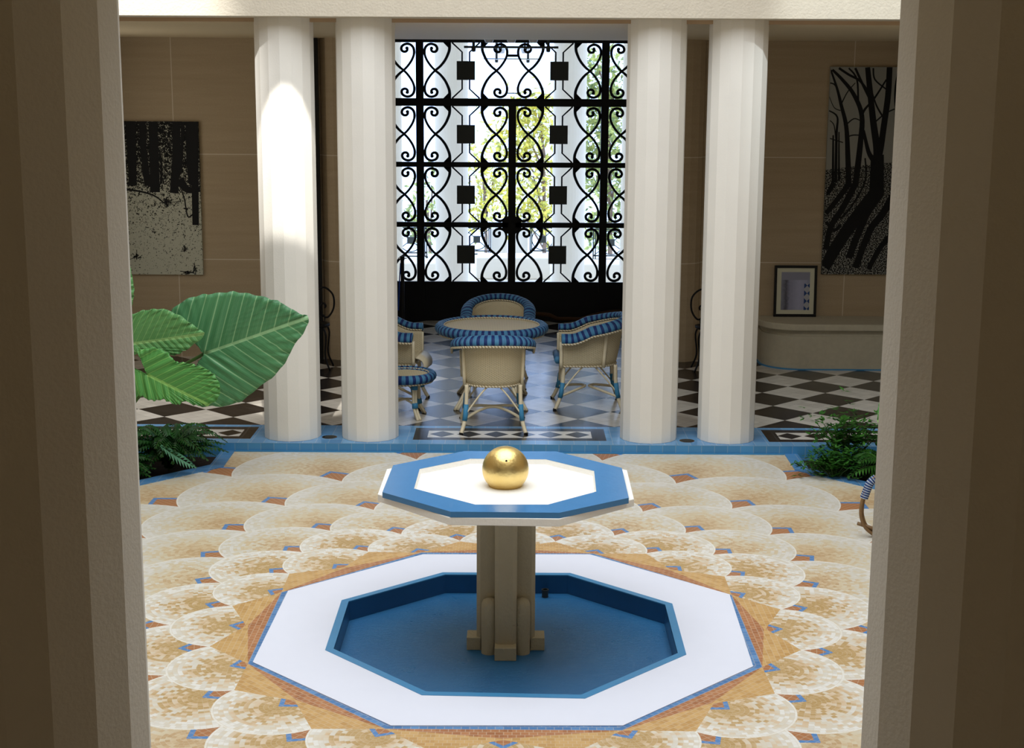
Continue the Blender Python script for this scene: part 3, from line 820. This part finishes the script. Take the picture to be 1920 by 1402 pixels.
    # legs
    for sx in (-1, 1):
        for sy in (-1, 1):
            xt, yt_ = sx*.235, (.235 if sy > 0 else -.245); xf, yf = sx*.285, sy*.315
            pts = catmull([(xt, yt_, .42), (xt+sx*.004, yt_+sy*.006, .25), (xt+sx*.018, yt_+sy*.03, .11), (xf, yf, 0.0)], 5)
            mb = MB(); mb.tube(pts, .0175, 8); lg = mb.build('leg', M['wicker_frame'], e, smooth=True)
            mb = MB(); mb.tube([pts[5]+Vector((0, 0, .0)), pts[8], pts[10]], .022, 8); mb.build('blue_binding', M['wrap'], lg, smooth=True)
            mb = MB(); mb.tube([pts[-1]+Vector((0, 0, .0)), pts[-1]+Vector((-sx*.002, -sy*.003, .014))], .0185, 8); mb.build('foot_cap', M['black'], lg)
            mb = MB()
            mb.tube(catmull([pts[8], (sx*.13, yt_*1.02+sy*.01, .32), (sx*.06, yt_*.98, .395)], 4), .008, 6)
            mb.tube(catmull([pts[8], (xt*1.02, sy*.13, .32), (xt*.98, sy*.06, .395)], 4), .008, 6)
            mb.build('brace', M['wicker_frame'], e, smooth=True)
    for sy in (-1, 1):
        mb = MB(); mb.tube(catmull([(-.252, sy*.262, .125), (-.12, sy*.10, .165), (0, sy*.018, .178), (.12, sy*.10, .165), (.252, sy*.262, .125)], 5), .0125, 8)
        mb.build('stretcher', M['wicker_frame'], e, smooth=True)
    return e
GC = 'wicker armchairs round the table'
ch = chair(); tag(ch, 'cream wicker armchair seen from behind, nearest in front of the round table', 'armchair', GC)
ch.location = (-.150, 4.74, ZF); ch.rotation_euler.z = math.radians(2); CS = 1.0; ch.scale = (.98, 1.0, CS)
c2 = copy_tree(ch); c2.location = (.72, 5.70, ZF); c2.rotation_euler.z = math.radians(91); tag(c2, 'cream wicker armchair in side view at the right of the round table', 'armchair', GC)
c3 = copy_tree(ch); c3.location = (-.13, 6.65, ZF); c3.rotation_euler.z = math.radians(178); tag(c3, 'cream wicker armchair facing us from behind the round table', 'armchair', GC)
c4 = copy_tree(ch); c4.location = (-1.13, 5.72, ZF); c4.rotation_euler.z = math.radians(-95); tag(c4, 'cream wicker armchair half hidden by the column left of the table', 'armchair', GC)
# rolled front pieces
mb = MB(); mb.tube([(-.20, .285, .455), (.20, .285, .455)], .034, 14); mb.build('rolled_front', M['stripe'], c2, smooth=True)
mb = MB()
mb.add(*(lambda: ([(x_, .27+r_*math.sin(a)*1.0, .47-r_*(1-math.cos(a))) for x_, r_ in ((-.20, .10), (.20, .085)) for a in [PI*.0+PI*.62*k/10 for k in range(11)]],
   [(k, k+1, 12+k, 11+k) for k in range(10)]))())
o = mb.build('rolled_front', M['wicker_frame'], c4, smooth=True); so = o.modifiers.new('t', 'SOLIDIFY'); so.thickness = .012

# table
tb = empty('wicker_table', (-.18, 5.78, ZF), 0, 'round cream wicker table with a thick blue striped rim between the armchairs', 'table')
TH = .733
def disc(mb, R_, z, n_=64, rings=8, dish=0):
    vs = [(0, 0, z-dish)]; 
    for i in range(1, rings+1):
        for k in range(n_):
            a = 2*PI*k/n_; rr_ = R_*i/rings; vs.append((rr_*math.cos(a), rr_*math.sin(a), z-dish*(1-(i/rings)**2)))
    fs = [(0, 1+k, 1+(k+1) % n_) for k in range(n_)]
    for i in range(1, rings):
        for k in range(n_):
            k2 = (k+1) % n_; fs.append((1+(i-1)*n_+k, 1+i*n_+k, 1+i*n_+k2, 1+(i-1)*n_+k2))
    mb.add(vs, fs, [[(vs[j][0], vs[j][1]) for j in f] for f in fs]); return mb
disc(MB(), .46, TH).build('woven_top', M['wicker'], tb)
mb = MB(); mb.tube([(.487*math.cos(t_), .487*math.sin(t_), TH-.022) for t_ in [2*PI*k/80 for k in range(80)]], .048, 12, closed=True)
mb.build('striped_rim', M['stripe'], tb, smooth=True)
mb = MB(); mb.tube([(.447*math.cos(t_), .447*math.sin(t_), TH+.006) for t_ in [2*PI*k/64 for k in range(64)]], .007, 6, closed=True)
mb.tube([(.49*math.cos(t_), .49*math.sin(t_), TH-.072) for t_ in [2*PI*k/64 for k in range(64)]], .012, 6, closed=True); mb.build('braid', M['braid'], tb, smooth=True)
disc(MB(), .47, TH-.075).build('underside', M['wicker'], tb)
for sx in (-1, 1):
    for sy in (-1, 1):
        pts = catmull([(sx*.26, sy*.26, TH-.07), (sx*.20, sy*.22, .45), (sx*.21, sy*.25, .2), (sx*.32, sy*.40, 0)], 5)
        mb = MB()
        for dx_ in (-.014, .014): mb.tube([p+Vector((dx_, 0, 0)) for p in pts], .014, 8)
        lg = mb.build('leg', M['wicker_frame'], tb, smooth=True)
        mb = MB(); mb.tube([pts[8], pts[10]], .032, 8); mb.build('blue_binding', M['wrap'], lg, smooth=True)
for k in range(2):
    s = 1 if k else -1
    MB().tube(catmull([(-.21, s*.24, .22), (0, 0, .27), (.21, -s*.24, .22)], 6), .013, 8).build('stretcher', M['wicker_frame'], tb, smooth=True)
# footstool
pst = gz(762, 786, ZF)
fs_ = empty('wicker_footstool', (-.955, 5.12, ZF), 0, 'round wicker footstool with blue striped rim beside the left column', 'footstool')
SH = .395
mb = disc(MB(), .235, SH, 48, 8, .02)
mb.build('woven_top', M['wicker'], fs_)
MB().tube([(.25*math.cos(t_), .25*math.sin(t_), SH-.018) for t_ in [2*PI*k/60 for k in range(60)]], .042, 12, closed=True).build('striped_rim', M['stripe'], fs_, smooth=True)
mb = MB(); mb.tube([(.255*math.cos(t_), .255*math.sin(t_), SH-.062) for t_ in [2*PI*k/48 for k in range(48)]], .01, 6, closed=True)
mb.tube([(.222*math.cos(t_), .222*math.sin(t_), SH+.008) for t_ in [2*PI*k/48 for k in range(48)]], .006, 6, closed=True)
mb.build('braid', M['braid'], fs_, smooth=True)
for k in range(4):
    a = math.radians(-50+90*k+0); ca, sa = math.cos(a), math.sin(a)
    pts = catmull([(.16*ca, .16*sa, SH-.06), (.155*ca, .155*sa, .22), (.165*ca, .165*sa, .1), (.225*ca, .225*sa, 0)], 5)
    mb = MB()
    for d_ in (-.013, .013): mb.tube([p+Vector((-sa*d_, ca*d_, 0)) for p in pts], .013, 8)
    lg = mb.build('leg', M['wicker_frame'], fs_, smooth=True)
    mb = MB(); mb.tube([pts[1]+Vector((0, 0, -.01)), pts[3]], .029, 10); mb.tube([pts[8], pts[10]], .028, 10); mb.build('blue_binding', M['wrap'], lg, smooth=True)
for k in range(2):
    a = math.radians(-50+90*k); ca, sa = math.cos(a), math.sin(a)
    MB().tube(catmull([(.16*ca, .16*sa, .13), (0, 0, .16), (-.16*ca, -.16*sa, .13)], 6), .011, 8).build('stretcher', M['wicker_frame'], fs_, smooth=True)

# stanchion
p_ = gy(755, 560, 8.7); sp_ = empty('barrier_post', (p_.x, 8.7, ZF), 0, 'slim black barrier post with chrome top standing before the left end of the gate', 'barrier post')
zt_ = gy(755, 480, 8.7).z-ZF
MB().lathe([(.0005, 0), (.15, 0), (.15, .012), (.03, .03), (.0005, .03)], 24).build('base', M['black'], sp_)
MB().lathe([(.021, .02), (.021, zt_-.05), (.026, zt_-.04), (.026, zt_), (.0005, zt_+.004)], 16).build('pole', M['black'], sp_, smooth=False)
MB().box((-.05, -.006, zt_-.03), (.05, .006, zt_-.018)).build('hook', M['chrome'], sp_)
MB().tube(catmull([(-.02, 0, zt_-.08), (-.035, 0, zt_-.3), (-.05, 0, zt_-.62)], 5), .008, 6).build('belt', M['bluecord'], sp_)

# wrought-iron side chairs against the far wall
def ironchair(x, y, s, label):
    e = empty('iron_chair', (x, y, ZF), 0, label, 'chair')
    for sx in (-1, 1):
        pts = catmull([(sx*.04, 0, .80), (sx*.12, 0, .84), (sx*.21, 0, .76), (sx*.215, 0, .62), (sx*.15, 0, .52), (sx*.09, 0, .55), (sx*.07, 0, .62), (sx*.10, 0, .67), (sx*.13, 0, .65), (sx*.125, 0, .62)], 5)
        MB().tube(pts, .010, 8).build('scroll_back', M['iron'], e, smooth=True)
    MB().lathe([(.0005, .44), (.17, .44), (.19, .455), (.19, .475), (.15, .485), (.0005, .49)], 28, (0, -.14, 0)).build('seat', M['black'], e, smooth=True)
    MB().tube([(-.12, 0, .52), (-.12, -.02, .45), (.12, -.02, .45), (.12, 0, .52)], .009, 6).build('seat_bracket', M['iron'], e)
    for sx in (-1, 1):
        for sy in (-1, 1):
            yy = -.14+sy*.12
            MB().tube(catmull([(sx*.13, yy, .45), (sx*.165, yy+sy*.02, .36), (sx*.15, yy, .15), (sx*.20, yy+sy*.03, 0)], 5), .010, 8).build('leg', M['iron'], e, smooth=True)
    return e
ironchair(gz(621, 690, ZF).x-.2, 7.62, 1, 'black wrought-iron chair glimpsed between the two left columns')
ironchair(gz(1299, 693, ZF).x+.2, 7.62, 1, 'black wrought-iron chair glimpsed between the two right columns')
a_ = gy(599.5, 300, 7.95).x
st(MB().box((a_-.3, 7.93, ZF), (a_, 7.97, ZC-.005)).build('door_1', M['black']))

# ------------------------------------------------------------------ stone bench and pictures
def rounded(x0, x1, y0, y1, r_):
    pts = [(x1, y1), (x0, y1)]
    for k in range(13):
        a = PI+PI/2*k/12; pts.append((x0+r_+r_*math.cos(a), y0+r_+r_*math.sin(a)))
    pts.append((x1, y0)); return pts
be = empty('stone_bench', (3.6, 7.8, ZF), 0, 'long rounded stone bench built along the wall under the tall tree picture', 'bench')
def bp(mb, z0, z1, d): return mb.prism([(p[0]-3.6, p[1]-7.8) for p in rounded(2.66+d, 4.6, 7.46+d, 8.095, .40)], z0, z1)
bp(MB(), 0, .36, .05).build('body', M['stonebench'], be, bevel=.004)
bp(MB(), .36, .395, .065).build('groove', M['stonebench'], be)
bp(MB(), .395, .425, .05).build('moulding', M['stonebench'], be)
bp(MB(), .425, .496, .0).build('seat_slab', M['stonebench'], be, bevel=.012)
bp(MB(), 0, .012, .03).build('blue_foot_line', M['bluepaint'], be)
# framed print leaning on the bench
fa = gy(1450, 497, 8.04); fb = gy(1530, 596, 7.99)
fw = (fb.x-fa.x)-.0; fh = fa.z-.5705; fp = empty('framed_print', ((gy(1490, 596, 7.99).x), 8.01, .5705), 0, 'small black-framed print with a cream mount standing on the stone bench', 'picture')
tilt = math.radians(3); fp.rotation_euler = (-tilt, 0, 0)
fw = gy(1530, 550, 8).x-gy(1450, 550, 8).x; bw = .028
mb = MB(); mb.box((-fw/2, -.02, 0), (fw/2, .0, bw)); mb.box((-fw/2, -.02, fh-bw), (fw/2, 0, fh)); mb.box((-fw/2, -.02, bw), (-fw/2+bw, 0, fh-bw)); mb.box((fw/2-bw, -.02, bw), (fw/2, 0, fh-bw))
mb.build('frame', M['black'], fp, bevel=.002)
MB().box((-fw/2+bw, -.008, bw), (fw/2-bw, -.002, fh-bw)).build('mount', M['mat'], fp)
t = NT('hall print'); x, y, z = t.xyz()
nz_ = t.noise(30, detail=4)
base = t.ramp(x*2.6+.5+(nz_-.5)*.12, [(0, lin((150, 155, 165))), (.16, lin((120, 122, 138))), (.24, lin((86, 86, 98))), (.34, lin((140, 142, 165))), (.6, lin((168, 170, 196))), (.8, lin((158, 160, 186))), (1, lin((120, 130, 150)))])
lzz = (((z/.085).fr()-.5).abs()+(((x-.128).abs())/.085)).lt(.5)
pt = x.gt(.095)*z.lt(.36)
base = t.mix(pt, base, t.mix(lzz, lin((40, 70, 124)), lin((170, 172, 180))))
t.col(t.mix(z.gt(.40), base, lin((140, 142, 160)))).rough(.4); M['print'] = t.m
pr = MB().box((-.155, -.0095, fh*.13), (.155, -.0085, fh*.87)).build('print', M['print'], fp); 

def ribbon(pts, ws):
    P = [Vector((p[0], p[1])) for p in pts]; out = MB(); vs = []
    for i, p in enumerate(P):
        a = P[max(0, i-1)]; b_ = P[min(len(P)-1, i+1)]; t_ = (b_-a).normalized(); n_ = Vector((-t_.y, t_.x))
        w_ = max(6.5/F_PX*5, 0)*0+(ws[0]+(ws[1]-ws[0])*i/(len(P)-1))*1.15; vs += [p+n_*w_/2, p-n_*w_/2]
    return vs
def picture(name, px0, px1, pz, strokes, org, scl, mat, label, Y=8.06):
    """px0/px1 x extents in metres, pz (z0,z1)"""
    e = empty(name, ((px0+px1)/2, 8.1, pz[0]), 0, label, 'picture'); ox = (px0+px1)/2
    MB().box((px0-ox, Y-8.1, 0), (px1-ox, 0, pz[1]-pz[0])).build('canvas', mat, e)
    mb = MB(); k_ = 0
    for pts, w0, w1 in strokes:
        pp2 = [gy(org[0]+a/scl, org[1]+b/scl, Y) for a, b in pts]; mpp = (Y-CAM.y)/F_PX/scl
        cr = catmull([(p.x, p.z, 0) for p in pp2], 5); k_ += 1
        vs = ribbon([(c_.x, c_.y) for c_ in cr], (w0*mpp, w1*mpp)); yy = Y-8.1-.0015-.00003*k_
        V = [(max(px0, min(px1, v.x))-ox, yy, max(pz[0]+.002, min(pz[1]-.002, v.y))-pz[0]) for v in vs]
        mb.add(V, [(2*i, 2*i+1, 2*i+3, 2*i+2) for i in range(len(vs)//2-1)])
    mb.build('ink_drawing', M['ink'], e, fixn=False)
    return e
t = NT('woodland ground'); x, y, z = t.xyz()
n1 = t.noise(90, detail=2, rough=.6); n2 = t.noise(26, detail=4, rough=.7)
up = ((z-.86)*-3.0+.0)
thr = t.ramp(z/1.65, [(0, (.40,)*3), (.25, (.425,)*3), (.48, (.455,)*3), (.54, (.47,)*3), (.60, (.53,)*3), (1, (.58,)*3)])
spn = t.n('ShaderNodeSeparateColor'); t.link(thr, spn.inputs[0]); th_ = X(t, spn.outputs[0])
mask = (n1*.55+n2*.45).lt(th_)
t.col(t.mix(mask, lin((186, 186, 168)), lin((8, 8, 8)))).rough(.8); M['wood1'] = t.m
t = NT('tree shadows ground'); x, y, z = t.xyz()
n1 = t.noise(75, detail=2, rough=.6)
mask = n1.lt(.52)*z.lt(1.20+x*.12)
t.col(t.mix(mask, lin((150, 150, 142)), lin((8, 8, 8)))).rough(.8); M['wood2'] = t.m
zl0 = gy(379, 515, 8.06).z; zl1 = gy(375, 228, 8.06).z; xe = gy(377, 400, 8.06).x
picture('woodland_picture', -4.55, xe, (zl0, zl1), [
  ([(100, 100), (112, 350), (120, 610)], 70, 52), ([(190, 100), (205, 350), (235, 612)], 44, 44), ([(275, 100), (285, 400), (292, 660)], 60, 66),
  ([(325, 330), (342, 450), (338, 595)], 12, 16), ([(455, 100), (455, 400), (438, 668)], 54, 56), ([(505, 100), (500, 300), (490, 520)], 24, 16), ([(598, 100), (600, 500), (606, 915)], 50, 44), ([(560, 100), (560, 400), (570, 600)], 60, 30),
  ([(60, 638), (180, 655), (290, 690), (362, 745)], 14, 8), ([(495, 640), (520, 720), (545, 848), (590, 825)], 8, 10),
  ([(20, 100), (30, 620)], 50, 60), ([(480, 560), (540, 640), (640, 640)], 60, 30),
  *[([(x_+random.gauss(0, w_), y_+random.gauss(0, h_))]*1+[(x_+random.gauss(0, w_), y_+random.gauss(0, h_))], 5, 3) for x_, y_, w_, h_, n_ in [(150, 1155, 40, 12, 45), (520, 1100, 28, 12, 22), (545, 1280, 40, 8, 34), (380, 740, 60, 20, 40), (285, 970, 18, 6, 8), (600, 1250, 20, 30, 12)] for q_ in range(n_) for w_, h_ in [(w_*.9, h_)]],
  ], (220, 200), 4.122, M['wood1'], 'black and white woodland picture hung on the left wall above the large leaves')
zr0 = gy(1546, 514, 8.06).z; zr1 = gy(1553, 125, 8.06).z; xw = gy(1549, 320, 8.06).x
T2 = [([(315,85),(330,230),(350,420),(370,560),(375,640)],26,42), ([(450,85),(440,260),(415,440),(395,580),(380,640)],30,34), ([(375,620),(370,860)],68,78),
 ([(100,100),(160,160),(230,250),(280,380),(270,560),(240,810)],12,34), ([(90,100),(130,220),(155,320),(185,450),(195,640),(200,810)],8,32),
 ([(240,90),(290,200),(340,300)],12,14), ([(140,90),(200,130),(270,170),(330,250)],12,12), ([(280,380),(300,340),(360,270),(430,160)],14,8),
 ([(290,470),(320,600),(350,650)],14,30), ([(350,430),(420,370),(480,340)],8,6), ([(80,350),(130,390),(125,500),(120,790)],6,16), ([(105,500),(103,790)],8,14), ([(140,480),(140,780)],6,12),
 ([(80,180),(120,200),(155,310)],6,8), ([(200,90),(250,160),(260,320),(280,400)],8,12), ([(180,440),(230,400),(270,410)],7,5), ([(190,510),(225,500),(260,500)],7,6), ([(85,520),(165,545)],5,5),
 ([(410,390),(370,320),(340,230)],10,7), ([(490,230),(480,510)],8,12), ([(350,90),(360,160),(430,220)],9,7), ([(150,320),(190,240),(240,180)],7,4), ([(85,410),(110,440),(120,520)],4,6), ([(80,260),(110,330),(150,350)],3,5),
 ([(200,800),(140,880),(60,980)],30,26), ([(240,800),(160,950),(90,1060),(60,1200)],34,30), ([(370,850),(250,1000),(150,1140),(50,1310)],74,60), ([(400,850),(300,1000),(200,1250)],40,36),
 ([(480,860),(400,990),(330,1080),(240,1310)],40,34), ([(470,1100),(390,1190),(320,1320)],30,26), ([(300,640),(300,780),(220,930),(150,1010)],8,12), ([(110,790),(70,860)],30,20),
 ([(60,1030),(110,1080),(150,1050)],16,20), ([(540,1000),(480,1120)],40,30), ([(520,85),(500,250),(520,500),(510,860)],30,60), ([(600,85),(590,860)],40,50)]
picture('tree_shadow_picture', xw, 4.55, (zr0, zr1), T2, (1530, 100), 3.26, M['wood2'], 'tall black and white picture of bare trees and long shadows on the right wall')

# ------------------------------------------------------------------ big-leaved plant
def bigleaf(parent, junction, tip, outline, Y, tiltx, bulge, mat, ruffle=.012, name='leaf'):
    """outline px points in order round the leaf starting and ending at the notch"""
    J = gy(*junction, Y); T = gy(*tip, Y); ax_ = (T-J); ln = ax_.length; ax_ = ax_.normalized(); nrm = Vector((-ax_.z, 0, ax_.x))
    out = [gy(a, b, Y) for a, b in outline]
    dense = catmull(out, 5)
    mb = MB(); R_ = 14; n_ = len(dense); vs = []; uv = []
    for i in range(R_+1):
        t_ = i/R_
        for k, p in enumerate(dense):
            q = J.lerp(p, t_); a = (q-J).dot(ax_); b = (q-J).dot(nrm)
            s_ = a-.75*abs(b)
            dy = -bulge*(abs(b)/ln)*1.2+ (b/ln)**2*bulge*2.5 - .25*tiltx*a + .008*math.sin(s_/.085*2*PI if name == 'leaf' else s_*90)*min(1, abs(b)/.08)
            dy += ruffle*(t_**5)*math.sin(k*1.9)
            vs.append((q.x, q.y+dy, q.z+ruffle*.4*(t_**4)*math.sin(k*1.3))); uv.append((a, b))
    fs = []; uvs = []
    for i in range(R_):
        for k in range(n_-1):
            f = (i*n_+k, i*n_+k+1, (i+1)*n_+k+1, (i+1)*n_+k) if i else (k, n_+k+1, n_+k)
            fs.append(f); uvs.append([uv[j] for j in f])
    base = parent.location
    mb.add([Vector(v)-base for v in vs], fs, uvs); o = mb.build(name, mat, parent, smooth=True, fixn=False)
    s = o.modifiers.new('thick', 'SOLIDIFY'); s.thickness = .003
    return J
pl = empty('elephant_ear_plant', (-3.0, 3.25, -.05), 0, 'tall plant with huge veined green leaves rising from the left planting bed', 'plant')
J1 = bigleaf(pl, (383, 663), (582, 591), [(383,663),(372,650),(362,628),(345,605),(320,584),(350,561),(380,552),(410,548),(440,545),(470,548),(500,554),(530,563),(560,581),(582,591),(576,614),(553,647),(541,671),(518,700),(482,728),(455,750),(422,761),(380,762),(350,752),(352,720),(366,690),(383,663)], 3.05, .5, .12, M['leaf_dark'])
J2 = bigleaf(pl, (205, 650), (387, 623), [(205,650),(190,630),(185,605),(215,596),(245,590),(268,581),(290,578),(314,578),(344,591),(368,608),(387,623),(362,647),(346,656),(332,663),(315,658),(299,656),(282,650),(268,658),(245,668),(215,672),(192,668),(205,650)], 2.85, .4, .08, M['leaf_light'])
J3 = bigleaf(pl, (276, 702), (393, 757), [(276,702),(268,680),(257,656),(272,654),(287,651),(302,655),(314,661),(326,672),(333,678),(347,678),(364,682),(380,686),(396,694),(407,704),(414,716),(416,730),(411,744),(393,757),(380,757),(366,756),(350,749),(340,755),(330,756),(314,749),(300,748),(290,750),(275,747),(263,741),(249,750),(232,742),(222,720),(232,700),(249,690),(262,696),(276,702)], 2.7, .4, .08, M['leaf_mid'])
J4 = bigleaf(pl, (150, 560), (215, 470), [(150,560),(120,520),(140,480),(175,455),(215,465),(238,482),(246,500),(250,520),(252,540),(250,560),(243,580),(225,592),(195,588),(170,575),(150,560)], 2.8, .3, .05, M['leaf_light'])
base = Vector(pl.location)
for J in (J1, J2, J3, J4):
    mb = MB(); g0 = Vector((-3.15+random.uniform(-.12, .12), 3.2, -.05)); mid_ = (g0+J)/2+Vector((-.12, .05, .15))
    mb.tube([p-base for p in catmull([g0, mid_, J+Vector((0, .03, 0))], 8)], .013, 8); mb.build('leaf_stalk', M['stem'], pl, smooth=True)

# ferns and shrubs
def frond(mb, p0, p1, p2, n_=14, w_=.09, pin=.02):
    for i in range(n_):
        t_ = (i+.5)/n_; c = p0.lerp(p1, t_).lerp(p1.lerp(p2, t_), t_); d_ = (p1.lerp(p2, t_)-p0.lerp(p1, t_)).normalized()
        sd = d_.cross(Vector((0, 0, 1))); sd = sd.normalized() if sd.length > .01 else Vector((1, 0, 0))
        L_ = w_*math.sin(PI*min(1, t_*.85+.12))
        for s in (-1, 1):
            a = c; b = c+(sd*s+d_*.45)*L_*.55+Vector((0, 0, .15*L_)); e_ = c+(sd*s+d_*.6)*L_-Vector((0, 0, .25*L_))
            w2 = d_*pin*.5
            mb.add([a-w2*.5, b-w2, e_, b+w2], [(0, 1, 2, 3)])
    return mb
def fern(x, y, z, n_, rad, hgt, mat, label, name='fern', w_=.09, extra=None):
    e = empty(name, (x, y, z), 0, label, 'plant'); mb = MB(); sm = MB()
    for i in range(n_):
        a = 2*PI*i/n_+random.uniform(-.25, .25); rr_ = rad*random.uniform(.6, 1.1); hh = hgt*random.uniform(.6, 1.15)
        p0 = Vector((0, 0, 0)); p1 = Vector((math.cos(a)*rr_*.35, math.sin(a)*rr_*.35, hh*1.3)); p2 = Vector((math.cos(a)*rr_, math.sin(a)*rr_, hh*random.uniform(.35, .9)))
        frond(mb, p0, p1, p2, 18, w_, .03)
        sm.tube([p0.lerp(p1, t_).lerp(p1.lerp(p2, t_), t_) for t_ in [k/6 for k in range(7)]], .003, 4)
    mb.build('fronds', mat, e, fixn=False); sm.build('stalks', M['stem'], e)
    if extra:
        mb = MB(); q = [gy(*p, extra[1])-Vector((x, y, z)) for p in extra[0]]; frond(mb, q[0], q[1], q[2], 11, .10, .035); mb.build('pale_frond', M['fernlight'], e, fixn=False)
fern(-2.74, 3.62, -.05, 46, .46, .33, M['fern'], 'dark fern filling the left planting bed below the large leaves', extra=([(300, 835), (330, 855), (368, 876)], 3.25))
fern(-3.15, 3.30, -.05, 34, .42, .20, M['fern'], 'low dark fern at the left planting bed, next to the foreground column', name='fern')
def shrub(px, py, Y, n_, rx, ry, rz_, mat, label, leaf=.028):
    c = gy(px, py, Y); e = empty('leafy_shrub', (c.x, Y, -.05), 0, label, 'plant'); mb = MB(); sm = MB(); z0 = c.z+.05
    for i in range(n_):
        d_ = Vector((random.gauss(0, .5)*rx, random.gauss(0, .5)*ry, z0+random.gauss(0, .5)*rz_))
        if d_.z < .01: d_.z = .02+random.random()*.05
        if i % 9 == 0: sm.tube([(0, 0, 0), (d_.x*.5, d_.y*.5, d_.z*.6), d_], .003, 4)
        for k in range(4):
            a = random.uniform(0, 2*PI); s_ = leaf*random.uniform(.7, 1.3); v = Vector((math.cos(a), math.sin(a), random.uniform(-.3, .6))).normalized()
            sd = v.cross(Vector((0, 0, 1))).normalized(); nv = Vector((0, 0, s_*.15))
            mb.add([d_, d_+v*s_*.9+sd*s_*.42, d_+v*s_*2, d_+v*s_*.9-sd*s_*.42], [(0, 1, 2, 3)])
    mb.build('leaves', mat, e, fixn=False); sm.build('stems', M['stem'], e); return e
shrub(1592, 822, 3.65, 420, .24, .20, .20, M['shrub'], 'bright green leafy shrub standing taller in the right planting bed')
shrub(1566, 867, 3.35, 330, .24, .13, .10, M['shrub'], 'low spreading leafy shrub spilling toward the blue edge of the right planting bed', .024)
fern(gy(1650, 840, 3.4).x+.1, 3.4, -.05, 20, .42, .22, M['shrub'], 'feathery green fern beside the right foreground column', w_=.12)
pr2 = empty('elephant_ear_plant', (3.25, 3.3, -.05), 0, 'large-leaved plant mostly hidden behind the right foreground column', 'plant')
J5 = bigleaf(pr2, (1700, 770), (1644, 790), [(1700,770),(1690,740),(1668,735),(1652,748),(1645,765),(1644,790),(1650,803),(1668,800),(1690,790),(1700,770)], 3.1, .3, .04, M['leaf_mid'])
MB().tube([Vector((0, 0, 0)), Vector((.05, 0, .3)), J5-Vector(pr2.location)], .012, 8).build('leaf_stalk', M['stem'], pr2)

# ------------------------------------------------------------------ rattan chair behind the right column
YR = 1.75
ra = empty('rattan_armchair', (2.85, 1.8, 0), 0, 'brown rattan armchair with a blue and white bound arm, mostly behind the right foreground column', 'armchair')
rb_ = Vector(ra.location)
def rp(l, Y=YR): return [gy(a, b, Y)-rb_ for a, b in l]
loop_ = [(1664,884),(1645,892),(1631,905),(1621,928),(1616,948),(1616,968),(1624,988),(1642,1003),(1662,1012)]
for dy in (-.012, .012):
    MB().tube([p+Vector((dy*.7, dy, 0)) for p in catmull(rp(loop_), 5)], .011, 8).build('arm_cane', M['rattan'], ra, smooth=True)
MB().tube([p for p in catmull(rp([(1643,896),(1631,906),(1622,928),(1620,934)]), 5)], .028, 12).build('bound_grip', M['band'], ra, smooth=True)
MB().tube(rp([(1608,981),(1645,993),(1690,1008)]), .0125, 10).build('arm_rail', M['rattan'], ra, smooth=True)
zs_ = gy(1645, 1000, YR).z
MB().box((-.16, -.05, zs_+.02), (.50, .55, zs_+.06)).build('seat', M['rattan'], ra, bevel=.01)
for sy in (0, .52):
    for sx in (-.12, .46): MB().tube([(sx, sy, zs_+.03), (sx*1.02, sy, 0)], .017, 8).build('leg', M['rattan'], ra, smooth=True)
for dy in (-.012, .012):
    MB().tube([p+Vector((dy*.7+.62, dy+.05, 0)) for p in catmull(rp(loop_), 5)], .011, 8).build('arm_cane', M['rattan'], ra, smooth=True)
mb = MB()
for k in range(7): mb.tube(catmull([(.02+k*.08, .52, zs_), (.02+k*.08, .58, zs_+.25), (.02+k*.08, .66, zs_+.45)], 4), .011, 6)
mb.tube([(.0, .66, zs_+.45), (.55, .66, zs_+.45)], .015, 8); mb.build('backrest', M['rattan'], ra, smooth=True)

# unseen frames added round the gallery fill lights, solid wall behind
for s in (-1, 1):
    nm = 'fill_frame_1' if s < 0 else 'fill_frame_2'; xx = s*4.57; mb = MB()
    a, b = sorted((s*4.53, s*4.6))
    for (y0, y1, z0, z1) in [(5.4, 7.2, 1.35, 1.43), (5.4, 7.2, 3.17, 3.25), (5.4, 5.48, 1.43, 3.17), (7.12, 7.2, 1.43, 3.17)]: mb.box((a, y0, z0), (b, y1, z1))
    st(mb.build(nm, M['plaster']))
